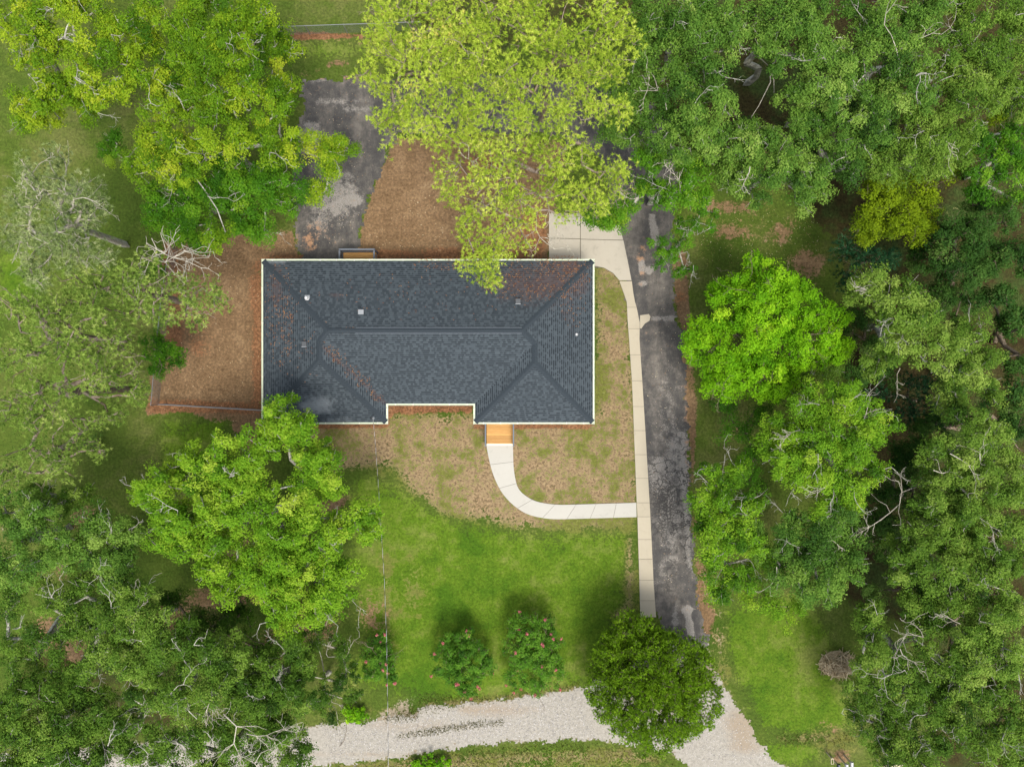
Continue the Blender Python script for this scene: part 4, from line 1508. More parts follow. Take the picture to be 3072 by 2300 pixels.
tree('pine_tree', 'grey-green pine in the row west of the dark green yard shrub', [(70, 930, 90, 18), (150, 1010, 120, 19), (60, 1080, 80, 17), (280, 1010, 90, 18), (370, 1030, 70, 16), (200, 930, 70, 18)],
     'gpine', 'needle', 'b_pine', dens=2.1, per=120, size=.26, bare=.06, zbase=.75, flat=.4)
tree('pine_tree', 'grey-green pine spreading over the corner of the wire fence', [(250, 1120, 110, 17), (130, 1190, 100, 17), (370, 1140, 70, 15), (430, 1180, 50, 13), (50, 1230, 70, 16), (330, 1230, 55, 13)],
     'gpine', 'needle', 'b_pine', dens=2.1, per=120, size=.26, bare=.07, zbase=.75, flat=.4, tone=-.03)
tree('pine_tree', 'darker grey-green pine south of the fence over the shaded side lawn', [(120, 1330, 120, 16), (250, 1280, 80, 15), (300, 1340, 50, 12), (40, 1430, 70, 14), (190, 1410, 60, 12)],
     'gpine', 'needle', 'b_pine', dens=1.9, per=115, size=.26, bare=.06, zbase=.75, flat=.4, tone=-.08)
tree('yard_shrub', 'dark green leafy shrub at the edge of the bare west yard', [(470, 1040, 60, 4), (515, 1060, 55, 4), (485, 1105, 40, 3.5)], 'goak', cat='shrub', bark='b_dark', dens=3, per=120, size=.12, trunk=.10, bare=.03, tone=-.1, zbase=.3)
tree('yard_shrub', 'small dense green bush against the wire fence below bleached dead twigs', [(468, 790, 26, 2.5), (465, 825, 28, 2.3)], 'goak', cat='shrub', bark='b_dark', dens=5, per=110, size=.10, cr=.35, trunk=.06, bare=0, tone=-.05, zbase=.3)
# ---- lower left: the bright oak and the wood behind it
tree('oak_tree', 'bright lime-green lobed oak overhanging the front left corner of the roof', [(850, 1250, 65, 12), (900, 1290, 60, 12), (820, 1310, 70, 12), (720, 1390, 100, 13), (620, 1420, 80, 12), (580, 1370, 50, 11), (490, 1480, 90, 12), (430, 1490, 40, 11), (940, 1400, 80, 12), (980, 1360, 50, 11), (990, 1450, 50, 11), (600, 1560, 120, 13), (520, 1590, 80, 12), (740, 1500, 90, 13), (850, 1540, 110, 12), (960, 1600, 80, 11), (1070, 1560, 70, 11), (1110, 1590, 45, 10), (680, 1700, 100, 12), (800, 1690, 90, 12), (930, 1720, 110, 11), (1040, 1720, 60, 10), (830, 1800, 80, 11), (960, 1810, 70, 10), (870, 1880, 55, 10), (1010, 1800, 50, 10)],
     'bright', dens=2.3, size=.12, base=(790, 1540), trunk=.34, bare=.05, flat=.7, cr=.58, swell=1.10)
tree('oak_tree', 'pale feathery green tree at the wood edge near the shaded side lawn', [(60, 1530, 80, 13), (130, 1600, 100, 14), (50, 1680, 90, 13), (180, 1660, 60, 12)], 'cool', dens=2.2, bare=.10, tone=-.02)
tree('oak_tree', 'slim green tree with a pale straight trunk beside the bright lobed oak', [(290, 1560, 60, 12), (300, 1640, 80, 13), (370, 1590, 55, 12), (340, 1720, 65, 12), (390, 1670, 50, 12)], 'cool', dens=2.2, bare=.06, trunk=.2)
tree('oak_tree', 'fresh green rounded oak with a white forked limb in the lower wood', [(410, 1790, 70, 15), (360, 1880, 80, 15), (450, 1870, 80, 15), (420, 1950, 80, 16), (340, 1970, 80, 15), (480, 1960, 60, 15)], 'mid', dens=2.3, tone=.12, dead=[(400, 1900, 16, 80, 2.6, 2)])
tree('oak_tree', 'dim ragged oak with brown soil showing through its thin crown', [(150, 1830, 100, 12), (60, 1870, 80, 12), (200, 1940, 80, 12), (80, 2000, 80, 12), (30, 1780, 60, 12)], 'mid', dens=1.2, per=130, bare=.10, tone=-.12)
tree('oak_tree', 'mid-green oak crown in the lower wood south of the bright lobed oak', [(560, 1930, 80, 14), (620, 2020, 90, 15), (520, 2060, 80, 15), (680, 1960, 70, 13), (450, 2070, 70, 14)], 'mid', dens=2.2, tone=.05, dead=[(610, 2070, 15, -110, 2.0, 2)])
tree('oak_tree', 'dull green low oak next to the gravel road edge under the cable side', [(780, 2000, 80, 11), (850, 2080, 80, 11), (760, 2110, 80, 12), (900, 2000, 60, 10), (930, 2100, 50, 9), (700, 2070, 60, 12), (880, 1930, 50, 9)], 'mid', dens=2.0, tone=-.10, bare=.08)
tree('oak_tree', 'small dull thicket tree beside the leftmost pink-flowered myrtle', [(1000, 1960, 55, 5), (950, 1900, 50, 5), (1050, 2010, 45, 5), (1010, 2060, 55, 5), (980, 2120, 50, 5), (1050, 2080, 40, 4), (900, 1960, 50, 6)], 'mid', bark='b_dead', dens=2.2, per=110, size=.09, cr=.4, tone=-.16, bare=.16, trunk=.12)
tree('oak_tree', 'light green oak at the far corner of the lower wood with a fallen grey trunk', [(100, 2140, 100, 14), (50, 2240, 90, 14), (190, 2190, 80, 14), (20, 2130, 60, 14), (120, 2280, 90, 14), (20, 2300, 70, 14)], 'mid', dens=2.2, tone=.05)
tree('oak_tree', 'green oak with twisted grey limbs above the hidden west end of the gravel road', [(300, 2140, 80, 13), (280, 2250, 80, 14), (400, 2220, 80, 14), (380, 2140, 60, 13), (210, 2080, 60, 13), (230, 2300, 80, 14), (360, 2300, 80, 14), (470, 2300, 70, 14)], 'mid', dens=1.9, bare=.10, tone=-.02, dead=[(300, 2200, 14, -70, 2.2, 2), (420, 2190, 14, 60, 1.8, 2)])
tree('oak_tree', 'oak with a bleached dead bough reaching towards the pale gravel road', [(560, 2160, 80, 13), (640, 2240, 80, 13), (520, 2250, 70, 14), (720, 2200, 80, 12), (800, 2210, 70, 11), (870, 2180, 60, 10), (890, 2260, 60, 10), (780, 2290, 60, 11), (590, 2310, 70, 13), (690, 2300, 70, 12)], 'mid', dens=2.0, bare=.10, tone=-.04, dead=[(670, 2140, 15, -40, 4.2, 3), (640, 2060, 14, -100, 2.6, 2), (740, 2200, 14, -10, 2.4, 3)])
# ---- upper middle: the yellow pines
tree('pine_tree', 'yellow-green pine beside the asphalt court reaching over the rear fence', [(1200, 90, 110, 20), (1320, 60, 120, 21), (1170, 210, 90, 19), (1280, 190, 120, 21), (1390, 150, 100, 21), (1200, 300, 75, 19), (1145, 60, 50, 18), (1195, 390, 75, 18), (1290, 330, 90, 20), (1320, 430, 65, 18), (1150, 370, 45, 17), (1390, 280, 90, 20), (1400, 370, 70, 18), (1120, 140, 40, 18), (1110, 250, 40, 18)],
     'ypine', 'needle', 'b_pine', dens=2.1, per=120, size=.27, bare=.07, twigs=4, zbase=.75, flat=.4, tone=.04)
tree('pine_tree', 'tall yellow-green pine touching the cool green woodland crowns behind the house', [(1530, 60, 110, 22), (1660, 50, 110, 22), (1780, 80, 100, 21), (1850, 60, 55, 20), (1560, 200, 110, 22), (1700, 200, 100, 21), (1800, 190, 75, 20), (1870, 210, 55, 19), (1480, 310, 100, 21), (1610, 330, 100, 21), (1720, 330, 85, 20), (1780, 330, 60, 19), (1440, 60, 80, 21), (1850, 330, 50, 18), (1880, 130, 50, 19), (1450, 190, 80, 21)],
     'ypine', 'needle', 'b_pine', dens=2.1, per=120, size=.27, bare=.06, twigs=4, zbase=.75, flat=.4)
tree('pine_tree', 'yellow-green pine drooping a needled limb over the rear roof slope', [(1430, 430, 80, 18), (1540, 450, 90, 19), (1660, 450, 90, 19), (1750, 460, 60, 18), (1350, 530, 70, 17), (1460, 560, 80, 17), (1560, 570, 80, 17), (1680, 560, 80, 18), (1790, 560, 85, 18), (1850, 500, 50, 17), (1860, 550, 45, 17), (1370, 620, 60, 15), (1470, 660, 75, 15), (1580, 650, 60, 15), (1720, 630, 55, 16), (1790, 630, 45, 15), (1440, 760, 60, 14), (1510, 770, 60, 14), (1570, 740, 45, 14), (1450, 815, 45, 13), (1480, 845, 28, 12), (1400, 800, 28, 13), (1390, 700, 40, 14)],
     'ypine', 'needle', 'b_pine', dens=2.0, per=120, size=.27, bare=.08, twigs=4, zbase=.75, flat=.4, base=(1540, 420), tone=.02, dead=[(1450, 440, 17, -110, 1.9, 2), (1470, 450, 17, -80, 1.9, 2), (1640, 600, 15, -75, 2.4, 3), (1610, 660, 14, -95, 2.2, 2), (1080, 190, 16, 0, .1, 0)][:4])
# ---- upper right: woodland
tree('woodland_tree', 'cool green tree whose crown meets the tall yellow pine at the wood edge', [(1960, 80, 80, 17), (2060, 60, 90, 18), (1940, 190, 60, 16), (2130, 160, 90, 18), (2190, 80, 60, 18), (2030, 160, 70, 17), (1920, 30, 60, 16), (2150, 20, 70, 17)], 'cool', dens=2.3, dead=[(2060, 100, 18, 110, 2.0, 2)])
tree('woodland_tree', 'cool green tree with white forked branches behind the concrete parking pad', [(2030, 260, 80, 17), (2110, 330, 90, 18), (1950, 330, 65, 15), (2020, 420, 85, 16), (1900, 420, 45, 14), (2140, 420, 75, 16), (1880, 330, 55, 14), (1860, 250, 60, 15), (1840, 400, 50, 14), (1910, 260, 55, 15)], 'cool', dens=2.3, tone=-.03, dead=[(2000, 330, 17, 100, 2.4, 3), (2050, 440, 16, -110, 2.0, 2)])
tree('woodland_tree', 'green tree overhanging the top of the concrete parking pad', [(2030, 570, 80, 15), (1930, 560, 55, 13), (1880, 610, 45, 12), (2090, 510, 70, 14), (1850, 650, 32, 12), (2110, 600, 45, 12), (1950, 490, 60, 14), (1780, 645, 30, 12), (1820, 665, 30, 12)], 'goak', dens=2.2, tone=.02, dead=[(2040, 580, 16, 90, 1.5, 3), (1930, 590, 13, -160, 1.8, 2)])
tree('woodland_tree', 'small leafy green tree leaning low over the asphalt beside the parking pad', [(1990, 780, 45, 6), (2030, 745, 50, 6), (2060, 690, 50, 7), (2030, 820, 28, 5), (1970, 740, 40, 6), (2110, 660, 50, 7), (2060, 800, 30, 5)], 'goak', dens=3.0, per=120, size=.10, cr=.42, trunk=.14, tone=-.03, bare=.06)
tree('woodland_tree', 'light green tree in the top row of the wood near the curved bare trunk', [(2290, 60, 90, 18), (2400, 50, 100, 19), (2330, 150, 80, 18), (2430, 140, 80, 18)], 'cool', dens=2.3, tone=.05)
tree('woodland_tree', 'green tree at the wood edge shading mossy bare ground', [(2250, 430, 80, 16), (2330, 480, 90, 16), (2260, 540, 75, 15), (2390, 560, 70, 14), (2200, 510, 55, 14), (2450, 600, 45, 12), (2440, 500, 60, 15)], 'cool', dens=2.3, tone=.02, dead=[(2250, 500, 17, -100, 1.4, 2)])
tree('woodland_tree', 'light green tree right of a dark gap with a long curved bare limb', [(2470, 240, 100, 18), (2390, 260, 55, 17), (2560, 190, 80, 17), (2540, 310, 80, 17), (2390, 340, 50, 16)], 'cool', dens=2.3, tone=.07, dead=[(2235, 145, 16, -35, 3.4, 0), (2310, 210, 15, -90, 3.0, 0)])
tree('woodland_tree', 'shaded green tree between the curved-limb tree and the golden tree', [(2430, 380, 70, 15), (2520, 430, 80, 15), (2610, 390, 80, 16), (2570, 500, 60, 14)], 'cool', dens=2.2, tone=-.06)
tree('woodland_tree', 'tall light green tree with a grey Y-shaped trunk in the deep wood', [(2680, 80, 100, 18), (2790, 60, 90, 18), (2710, 200, 90, 18), (2640, 290, 70, 17), (2750, 280, 80, 18), (2560, 60, 60, 17)], 'cool', dens=2.2, tone=.05, dead=[(2700, 230, 19, 95, 3.0, 1), (2700, 150, 19, 40, 2.6, 1)])
tree('woodland_tree', 'olive green tree along the outer edge of the upper wood', [(2890, 80, 90, 17), (2860, 200, 90, 17), (2960, 170, 80, 17), (2900, 310, 90, 17), (3000, 270, 70, 16), (3040, 70, 70, 16), (3060, 170, 50, 16), (3060, 330, 50, 15)], 'mid', dens=2.3, tone=.14, bare=.08)
tree('woodland_tree', 'olive green tree standing over the golden-leaved tree', [(2770, 400, 90, 16), (2860, 430, 80, 15), (2690, 480, 80, 15), (2800, 500, 60, 14)], 'mid', dens=2.3, tone=.10, dead=[(2830, 410, 17, -60, 1.6, 3)])
tree('golden_tree', 'golden yellow-green small tree at the dark edge of the wood', [(2640, 590, 75, 8), (2730, 580, 80, 8), (2620, 660, 65, 7.5), (2710, 680, 80, 8), (2790, 620, 45, 7), (2590, 720, 35, 6.5), (2760, 680, 50, 7)], 'gold', dens=2.6, per=110, size=.12, bark='b_dark', trunk=.16, bare=.03)
tree('golden_tree', 'thin golden-leaved sapling squeezed between two olive green crowns', [(2870, 510, 35, 9), (2930, 430, 35, 9), (2980, 340, 35, 9)], 'gold', dens=2.0, per=90, tone=-.1, trunk=.1, bark='b_dark')
tree('woodland_tree', 'saturated deep green tree at the outer edge beside the olive crowns', [(2970, 430, 80, 13), (3040, 500, 70, 13), (2950, 540, 75, 12), (3040, 390, 50, 12), (3060, 580, 50, 12)], 'goak', dens=2.5, tone=-.02)
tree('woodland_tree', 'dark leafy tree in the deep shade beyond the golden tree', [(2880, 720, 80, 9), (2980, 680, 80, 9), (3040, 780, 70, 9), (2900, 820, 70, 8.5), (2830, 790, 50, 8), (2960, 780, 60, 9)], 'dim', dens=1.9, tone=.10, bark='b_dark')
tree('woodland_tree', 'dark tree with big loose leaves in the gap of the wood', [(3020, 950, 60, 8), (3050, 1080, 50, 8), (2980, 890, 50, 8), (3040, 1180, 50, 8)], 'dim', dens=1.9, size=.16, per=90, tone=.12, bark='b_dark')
tree('evergreen_shrub', 'blue-green feathery evergreen shrub below the golden tree', [(2540, 740, 50, 4), (2600, 790, 55, 4), (2530, 830, 38, 3.5), (2610, 850, 38, 3.5), (2660, 780, 40, 4)], 'fern', 'spray', cat='shrub', dens=2.6, per=120, size=.3, trunk=.08, bark='b_dark', bare=0)
tree('evergreen_shrub', 'blue-green feathery evergreen shrub in the dark hollow between wood crowns', [(2740, 1170, 60, 4), (2700, 1240, 50, 4), (2780, 1230, 50, 4), (2650, 1180, 40, 4)], 'fern', 'spray', cat='shrub', dens=2.2, per=110, size=.3, trunk=.08, bark='b_dark', bare=0, tone=-.08)
# ---- right: lime tree and neighbours
tree('lime_leaved_tree', 'vivid lime-green broad tree beside the asphalt drive', [(2250, 860, 70, 7.5), (2330, 840, 60, 7.5), (2200, 930, 75, 7.5), (2300, 940, 95, 8.5), (2400, 920, 75, 8), (2140, 1010, 60, 7), (2230, 1030, 95, 8), (2330, 1050, 95, 8.5), (2440, 1000, 75, 7.5), (2500, 960, 45, 7), (2190, 1110, 70, 7), (2280, 1140, 80, 7), (2090, 1060, 38, 6.5), (2540, 1040, 26, 6.5), (2200, 1180, 45, 6), (2100, 1000, 40, 6.5), (2380, 1110, 60, 7), (2270, 800, 45, 7), (2170, 870, 40, 7), (2060, 1030, 35, 6.5), (2130, 1130, 45, 6.5), (2480, 1060, 50, 7), (2380, 860, 50, 7.5)],
     'lime', dens=2.6, per=115, size=.125, cr=.52, swell=1.12, flat=.42, bare=.05, trunk=.22, tone=.03, bark='b_dark')
tree('woodland_tree', 'low grey-green tree tucked beside the vivid lime-green tree', [(2410, 1110, 60, 4.5), (2480, 1110, 50, 4.5), (2370, 1180, 45, 4), (2530, 1060, 30, 4)], 'mid', dens=2.6, per=110, size=.09, trunk=.1, tone=-.05)
tree('woodland_tree', 'light olive tree with tangled grey twigs east of the lime-green tree', [(2610, 870, 70, 14), (2690, 910, 80, 15), (2750, 960, 80, 15), (2690, 1010, 70, 14), (2640, 1080, 55, 12), (2810, 1050, 80, 14), (2580, 880, 40, 13)], 'mid', dens=2.3, tone=.15, bare=.09, dead=[(2640, 890, 15, 150, 1.5, 3), (2700, 1105, 12, -120, 1.6, 1)])
tree('woodland_tree', 'muted green tree behind the olive tree in the eastern wood', [(2900, 1000, 60, 13), (2930, 1080, 70, 13), (2880, 1160, 70, 13), (2970, 1170, 50, 12), (2850, 1220, 50, 12)], 'mid', dens=2.2, tone=.06)
tree('maple_tree', 'large yellow-green maple with dry grey twigs between lime tree and woodland', [(2430, 1220, 80, 13), (2530, 1200, 80, 14), (2600, 1240, 70, 13), (2350, 1290, 75, 12), (2460, 1310, 90, 14), (2560, 1330, 80, 14), (2650, 1290, 60, 13), (2340, 1390, 75, 12), (2430, 1420, 80, 13), (2540, 1430, 75, 13), (2470, 1510, 65, 12), (2550, 1500, 55, 12), (2630, 1390, 55, 12), (2300, 1330, 45, 11)],
     'bright', dens=2.3, tone=-.02, bare=.09, dead=[(2400, 1290, 14, -170, 1.5, 3), (2490, 1420, 14, -110, 1.8, 3), (2590, 1260, 14, 70, 1.4, 2)])
tree('maple_tree', 'bright green tree lining the drive south of the lime-green tree', [(2130, 1440, 60, 8), (2200, 1420, 60, 8), (2100, 1510, 50, 8), (2180, 1530, 75, 9), (2250, 1500, 50, 8), (2150, 1620, 70, 9), (2230, 1620, 70, 9), (2140, 1700, 60, 8), (2220, 1710, 70, 8), (2150, 1780, 50, 7), (2290, 1680, 50, 7), (2120, 1580, 50, 8)],
     'bright', dens=2.5, per=130, size=.11, tone=-.08, bare=.05, base=(2170, 1570), dead=[(2170, 1470, 10, 170, 1.0, 2)])
tree('woodland_tree', 'green tree with criss-cross bare branches beside the driveway trees', [(2330, 1590, 75, 11), (2420, 1610, 80, 12), (2510, 1570, 70, 12), (2350, 1690, 80, 11), (2450, 1710, 85, 12), (2530, 1680, 70, 12), (2490, 1780, 50, 11), (2400, 1780, 45, 10)], 'cool', dens=2.2, tone=-.08, dead=[(2330, 1700, 12, -90, 1.6, 1), (2460, 1620, 13, -10, 1.4, 2), (2420, 1660, 13, 10, 1.8, 1)])
tree('woodland_tree', 'low bright sapling group on the lawn edge under the criss-cross branches', [(2300, 1800, 50, 4), (2350, 1840, 50, 4), (2250, 1790, 40, 4), (2390, 1820, 30, 3.5)], 'bright', dens=2.2, per=100, size=.09, tone=-.12, trunk=.08, bark='b_dark')
tree('woodland_tree', 'light green tree with white forking limbs in the eastern wood', [(2910, 1290, 65, 15), (2980, 1330, 65, 15), (2830, 1370, 75, 14), (2930, 1400, 75, 15), (3010, 1400, 55, 14)], 'mid', dens=2.1, tone=.14, dead=[(2850, 1360, 16, -30, 2.2, 1), (2940, 1380, 16, 95, 1.8, 1), (2800, 1410, 15, -20, 2.0, 2)])
tree('woodland_tree', 'broad light green crown below the white forking limbs', [(2820, 1480, 80, 14), (2920, 1500, 90, 15), (3010, 1470, 75, 15), (2850, 1570, 80, 14), (2960, 1590, 80, 15), (3040, 1570, 60, 15), (2780, 1550, 50, 13)], 'mid', dens=2.3, tone=.16, dead=[(2640, 1560, 12, 40, 3.0, 2), (2640, 1560, 12, -150, 1.6, 3)])
tree('woodland_tree', 'mid-green tree north of the red-brown clearing in the wood', [(2720, 1620, 60, 13), (2700, 1700, 60, 13), (2790, 1690, 80, 14), (2880, 1690, 80, 14), (2980, 1700, 80, 15), (3040, 1690, 55, 14), (2840, 1620, 60, 14)], 'mid', dens=2.3, tone=.06, dead=[(2960, 1560, 16, -60, 1.6, 2)])
tree('woodland_tree', 'green tree with a ring of crooked bare limbs beside the brush pile', [(2620, 1850, 55, 11), (2660, 1990, 70, 12), (2720, 2030, 70, 12), (2790, 1900, 70, 12), (2600, 2000, 40, 10), (2740, 1800, 55, 11), (2610, 1900, 40, 11), (2790, 1980, 50, 12)], 'mid', dens=2.3, tone=.06, dead=[(2770, 1910, 13, 165, 2.4, 2), (2770, 1910, 13, 115, 1.6, 1), (2700, 1945, 13, -70, 1.5, 3)])
tree('woodland_tree', 'light green crown between the ringed bare limbs and the wood edge', [(2860, 1830, 80, 13), (2950, 1850, 80, 14), (3040, 1830, 60, 14), (2900, 1940, 80, 14), (3000, 1960, 80, 14), (2880, 2030, 60, 13)], 'mid', dens=2.3, tone=.10, dead=[(2880, 1870, 15, 155, 1.6, 2), (3010, 1920, 15, -100, 1.4, 3)])
tree('woodland_tree', 'dull green low tree at the lawn edge south of the brush pile', [(2600, 2080, 70, 7), (2680, 2120, 80, 8), (2620, 2180, 70, 7), (2560, 2120, 40, 6), (2690, 2210, 75, 8), (2650, 2260, 50, 7)], 'mid', dens=2.2, per=140, size=.10, tone=-.08)
tree('woodland_tree', 'mixed green tree in the corner of the wood above the timber platform', [(2800, 2100, 80, 12), (2900, 2120, 80, 13), (2980, 2060, 70, 13), (2840, 2200, 80, 12), (2940, 2220, 80, 13), (3030, 2150, 70, 13), (3040, 2250, 70, 13), (2760, 2260, 60, 11)], 'mid', dens=2.2, tone=.02, bare=.08)
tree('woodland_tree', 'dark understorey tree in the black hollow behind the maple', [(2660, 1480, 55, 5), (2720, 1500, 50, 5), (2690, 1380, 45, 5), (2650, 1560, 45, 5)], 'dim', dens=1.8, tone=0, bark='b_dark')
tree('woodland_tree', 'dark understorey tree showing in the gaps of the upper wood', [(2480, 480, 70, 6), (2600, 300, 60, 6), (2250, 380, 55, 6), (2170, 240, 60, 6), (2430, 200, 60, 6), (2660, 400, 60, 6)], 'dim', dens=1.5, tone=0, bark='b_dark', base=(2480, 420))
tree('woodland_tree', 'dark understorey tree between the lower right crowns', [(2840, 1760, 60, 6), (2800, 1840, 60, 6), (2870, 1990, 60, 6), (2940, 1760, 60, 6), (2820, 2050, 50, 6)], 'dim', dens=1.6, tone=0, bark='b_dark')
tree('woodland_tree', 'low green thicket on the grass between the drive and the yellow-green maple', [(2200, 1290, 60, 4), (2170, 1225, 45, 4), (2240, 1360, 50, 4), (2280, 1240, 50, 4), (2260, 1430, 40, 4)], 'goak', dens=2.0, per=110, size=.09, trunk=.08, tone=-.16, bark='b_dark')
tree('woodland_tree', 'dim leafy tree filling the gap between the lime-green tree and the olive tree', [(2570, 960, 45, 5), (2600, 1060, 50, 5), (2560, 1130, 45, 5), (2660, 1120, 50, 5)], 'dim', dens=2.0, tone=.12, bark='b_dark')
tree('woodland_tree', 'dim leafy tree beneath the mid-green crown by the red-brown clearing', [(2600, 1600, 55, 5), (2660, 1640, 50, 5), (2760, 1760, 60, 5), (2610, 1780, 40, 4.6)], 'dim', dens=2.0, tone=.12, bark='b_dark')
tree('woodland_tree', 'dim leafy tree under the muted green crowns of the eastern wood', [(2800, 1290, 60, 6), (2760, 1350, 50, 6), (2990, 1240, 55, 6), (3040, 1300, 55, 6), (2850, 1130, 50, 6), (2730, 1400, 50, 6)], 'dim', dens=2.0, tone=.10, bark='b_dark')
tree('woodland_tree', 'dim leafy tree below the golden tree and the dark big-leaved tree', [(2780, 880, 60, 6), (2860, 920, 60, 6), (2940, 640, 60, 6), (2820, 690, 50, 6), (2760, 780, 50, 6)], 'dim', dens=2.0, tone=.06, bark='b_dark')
tree('woodland_tree', 'dim leafy thicket between the bright lobed oak and the gravel road', [(600, 1880, 60, 6), (720, 1880, 60, 6), (680, 1800, 50, 6), (820, 1950, 50, 6), (520, 1800, 50, 6)], 'mid', dens=1.6, tone=-.2, bark='b_dark')
tree('woodland_tree', 'mid-green crown over the brown soil patches of the lower wood', [(240, 1790, 70, 12), (290, 1860, 60, 12), (250, 2020, 70, 12), (160, 2060, 70, 12)], 'mid', dens=2.0, tone=-.02)
tree('woodland_tree', 'small green tree on the shaded side lawn west of the bright lobed oak', [(220, 1500, 60, 8), (150, 1500, 50, 8), (100, 1480, 40, 8)], 'mid', dens=1.6, tone=0.0)
# ---- the front: cedar and crape myrtles
tree('cedar_tree', 'dense dark green rounded cedar where the gravel road meets the drive', [(1955, 2050, 150, 3.8), (1900, 1960, 110, 3.8), (2020, 1990, 110, 3.8), (1860, 2070, 100, 3.4), (2060, 2090, 100, 3.4), (1960, 2150, 100, 3.4), (1890, 1890, 65, 3.4), (1830, 1990, 60, 3.0), (2110, 2020, 50, 3.0), (1900, 2120, 90, 3.2), (2040, 2150, 70, 3.0), (1960, 1990, 110, 5.0), (1800, 2090, 35, 2.6), (2090, 1960, 40, 2.8), (1860, 1920, 50, 3.2)],
     'cedar', 'spray', 'b_dark', dens=5.2, per=150, size=.16, cr=.36, bare=0, twigs=1, swell=1.13, vspread=.2, shell=.75, flat=.8, trunk=.22, zbase=.2, under=.2)
tree('crape_myrtle', 'crape myrtle with pink blooms half under the overhead cable', [(1130, 1950, 45, 2.6), (1160, 1970, 45, 2.6), (1120, 2000, 38, 2.4), (1165, 2010, 38, 2.3), (1140, 1905, 25, 2.2)], 'myrtle', cat='shrub', bark='b_dark', dens=4.2, per=85, size=.11, cr=.42, zf=.72, swell=1.15, bare=.02, trunk=.07, flowers=11, zbase=.3, tone=-.03)
tree('crape_myrtle', 'middle crape myrtle with scattered pink blooms above the gravel road', [(1370, 1945, 55, 2.8), (1420, 1970, 55, 2.8), (1340, 1985, 50, 2.5), (1390, 2020, 55, 2.6), (1400, 2060, 35, 2.2), (1450, 2000, 35, 2.3), (1390, 1905, 28, 2.3)], 'myrtle', cat='shrub', bark='b_dark', dens=4.2, per=85, size=.11, cr=.42, zf=.72, swell=1.15, bare=.02, trunk=.08, flowers=15, zbase=.3, tone=-.04)
tree('crape_myrtle', 'largest crape myrtle with the most pink blooms, next to the cedar', [(1570, 1890, 50, 3.0), (1620, 1890, 50, 3.0), (1560, 1950, 55, 3.0), (1640, 1950, 55, 3.0), (1600, 2000, 60, 2.8), (1550, 2030, 35, 2.4), (1660, 2020, 40, 2.4), (1620, 2060, 32, 2.2), (1560, 1850, 22, 2.5)], 'myrtle', cat='shrub', bark='b_dark', dens=4.2, per=85, size=.11, cr=.42, zf=.72, swell=1.15, bare=.02, trunk=.08, flowers=20, zbase=.3, tone=.05)
tree('ground_vine', 'vivid green leafy vine clump at the west edge of the gravel road', [(1060, 2145, 32, .5), (1085, 2135, 26, .5), (1040, 2130, 18, .4)], 'lime', cat='vine', bark='b_dark', dens=6, per=60, size=.12, cr=.3, bare=0, trunk=.02, twigs=1, zbase=.2, flat=.5)
tree('ground_vine', 'vivid green leafy vine clump in the weeds south of the gravel road', [(1290, 2292, 34, .5), (1330, 2288, 26, .5), (1250, 2298, 24, .4)], 'lime', cat='vine', bark='b_dark', dens=6, per=60, size=.12, cr=.3, bare=0, trunk=.02, twigs=1, zbase=.2, flat=.5, tone=.05)


# ------------------------------------------------------------------ brush pile
def brush_pile():
    c = P(2512, 1990)
    root = thing('brush_pile', 'grey heap of cut brush and straw on the lawn by the wood', 'brush pile', c)
    r = np.random.default_rng(3)
    # a lumpy mound
    n = 22
    X, Y = np.meshgrid(np.linspace(-1.35, 1.35, n), np.linspace(-1.0, 1.0, n))
    rr = (X / 1.3) ** 2 + (Y / .95) ** 2
    Z = np.clip(1 - rr, 0, None) ** .7 * .55 + r.normal(0, .05, X.shape) * (rr < .95)
    Z -= .45 * np.exp(-((X - .05) ** 2 / .5 + (Y - .55) ** 2 / .06))
    Z = np.where(rr < 1.0, Z, -.05)
    I = np.arange(n * n).reshape(n, n)
    F = np.stack([I[:-1, :-1].ravel(), I[:-1, 1:].ravel(), I[1:, 1:].ravel(), I[1:, :-1].ravel()], 1)
    V = np.stack([X.ravel(), Y.ravel(), Z.ravel()], 1)
    put('mound', make_mesh('mound', V, F, {'v': np.clip(.55 + r.normal(0, .25, n * n), 0, 1)}), M['twig'], root)
    m = 300
    a = r.random(m) * 6.283
    q = np.sqrt(r.random(m))
    C = np.stack([1.25 * q * np.cos(a), .9 * q * np.sin(a), .55 * (1 - q ** 2) ** .7 + r.uniform(.0, .2, m)], 1)
    d = unit(r.normal(size=(m, 3)) * (1, 1, .25)) * r.uniform(.12, .55, m)[:, None]
    rad = r.uniform(.008, .03, m)
    V, F = tube_arrays(C - d, C + d, rad, rad * .6, 4)
    put('cut_branches', make_mesh('cut_branches', V, F, {'v': np.repeat(np.clip(r.normal(.6, .3, m), 0, 1), 8)}), M['twig'], root, kind='stuff')


brush_pile()


# ------------------------------------------------------------------ loose ground cover
def inside(poly, x, y):
    return sdist(x, y, poly)


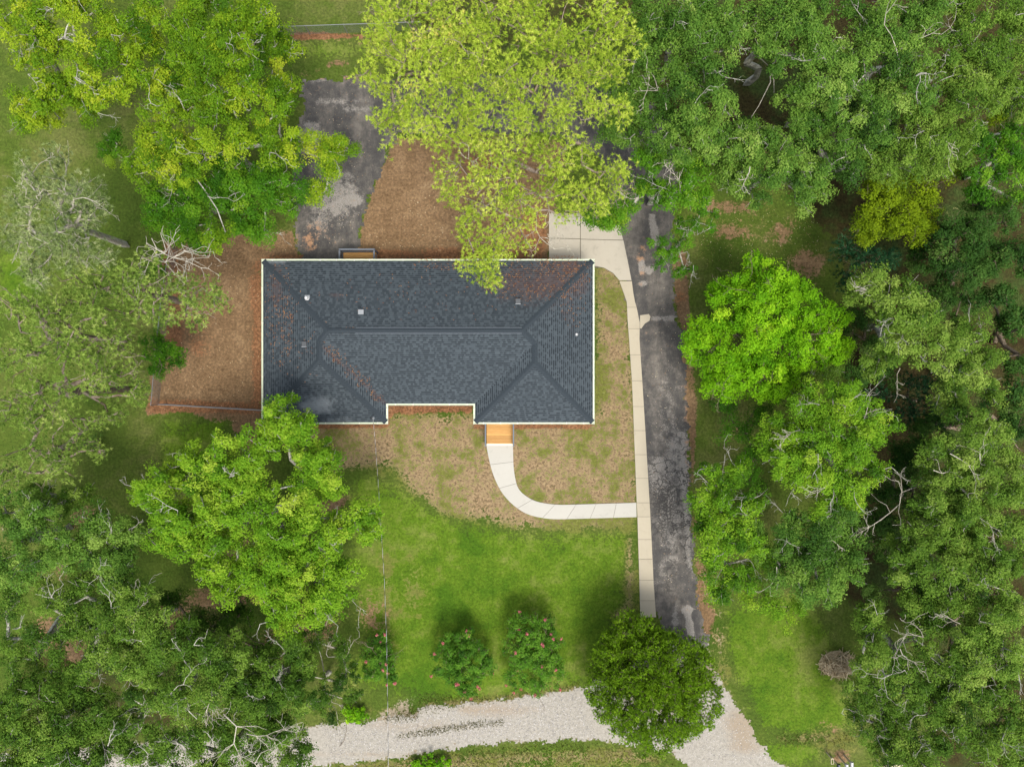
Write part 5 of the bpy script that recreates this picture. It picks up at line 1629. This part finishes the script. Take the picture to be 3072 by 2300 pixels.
def scatter(name, label, regions, material, n, ln, wd, lift, flat=True, z0=.01, kind='quad', vrange=(0, 1)):
    r = np.random.default_rng(len(name) * 31 + n)
    C = []
    for poly, share in regions:
        poly = np.array(poly, float)
        lo, hi = poly.min(0), poly.max(0)
        got = 0
        want = int(n * share)
        while got < want:
            x = r.uniform(lo[0], hi[0], want * 2)
            y = r.uniform(lo[1], hi[1], want * 2)
            ok = sdist(x, y, poly) > r.uniform(-4, 20, want * 2)
            pts = np.stack([x[ok], y[ok]], 1)[:want - got]
            got += len(pts)
            C.append(pts)
    C = np.concatenate(C)
    m = len(C)
    s = CAM_H / FPX
    W = np.stack([(C[:, 0] - W_PX / 2) * s, (H_PX / 2 - C[:, 1]) * s, np.full(m, z0) + r.random(m) * lift], 1)
    if kind == 'quad':
        N = unit(r.normal(size=(m, 3)) * .45 + (0, 0, 1))
        V, F = leaf_quads(W, N, ln, wd, r)
        rep = 4
    elif kind == 'blade':
        V, F = needle_tris(W, np.tile((0, 0, 1.0), (m, 1)), ln, wd, 6, r, .55)
        rep = 18
    else:                                             # small stones: squashed octahedra
        a = r.random(m) * 6.283
        sx = ln * r.uniform(.5, 1.3, m)
        u = np.stack([np.cos(a), np.sin(a), np.zeros(m)], 1) * sx[:, None]
        w = np.stack([-np.sin(a), np.cos(a), np.zeros(m)], 1) * (sx * r.uniform(.6, 1, m))[:, None]
        h = np.stack([np.zeros(m), np.zeros(m), sx * .6], 1)
        V = np.stack([W + u, W + w, W - u, W - w, W + h], 1).reshape(-1, 3)
        f = np.array([(0, 1, 4), (1, 2, 4), (2, 3, 4), (3, 0, 4)])
        F = (f[None] + (np.arange(m) * 5)[:, None, None]).reshape(-1, 3)
        rep = 5
    TRI[0] += len(F) * (2 if F.shape[1] == 4 else 1)
    put(name, make_mesh(name, V, F, {'v': np.clip(np.repeat(r.uniform(*vrange, m), rep), 0, 1)}), material, kind='stuff', label=label)


L['turf'] = leaf_material('turf_blade', [(0, (.030, .060, .008)), (.5, (.075, .125, .016)), (1, (.17, .20, .045))], .25)
L['weed'] = leaf_material('roadside_weed', [(0, (.060, .065, .015)), (.4, (.105, .120, .022)), (.75, (.15, .16, .04)), (1, (.27, .21, .09))], .25)
scatter('loose_stones', 'loose pale stones on the gravel road', [([(960, 2174), (1236, 2145), (1735, 2063), (1800, 2218), (1415, 2234), (990, 2292)], .75), ([(2010, 1950), (2130, 2009), (2260, 2200), (2330, 2300), (2080, 2300), (1960, 2180)], .25)], M['stone'], 7000, .035, .03, .004, kind='stone')
scatter('road_weeds', 'low weeds along the crown and edges of the gravel road', [([(1190, 2200), (1300, 2178), (1420, 2160), (1510, 2155), (1515, 2172), (1400, 2186), (1290, 2205), (1195, 2214)], .16), ([(1000, 2292), (1171, 2277), (1415, 2236), (1660, 2222), (1900, 2234), (2060, 2300), (1000, 2320)], .5), ([(1230, 2140), (1260, 2080), (1500, 2075), (1740, 2040), (1735, 2070), (1390, 2122), (1240, 2150)], .2), ([(1150, 2150), (1240, 2120), (1260, 2160), (1160, 2170)], .06), ([(2330, 2200), (2580, 2190), (2560, 2240), (2330, 2240)], .08)],
        L['weed'], 5000, .10, .022, .0, z0=.0, kind='blade')
scatter('lawn_grass', 'short mown lawn grass in front of the house', [([(1060, 1430), (1350, 1575), (1890, 1600), (1880, 1810), (1760, 2030), (1250, 2090), (1080, 1900)], .6), ([(2150, 1830), (2480, 1800), (2520, 2170), (2320, 2240), (2200, 2060)], .28), ([(460, 1260), (690, 1250), (660, 1400), (380, 1560), (300, 1420)], .12)],
        L['turf'], 3000, .075, .02, .0, z0=.0, kind='blade', vrange=(.1, .95))
scatter('fallen_leaves', 'fallen leaves on the bare yard soil and asphalt', [([(500, 730), (880, 720), (780, 1290), (470, 1240)], .3), ([(910, 250), (1150, 250), (1060, 740), (900, 740)], .12), ([(1090, 640), (1640, 460), (1640, 760), (1090, 760)], .3), ([(1930, 700), (2040, 760), (2060, 1500), (2120, 1900), (1980, 1800), (1940, 1200)], .1), ([(2080, 600), (2450, 640), (2480, 800), (2080, 800)], .18)],
        M['dryleaf'], 2600, .07, .045, .01, z0=.014)
print('tree triangles', TRI[0])
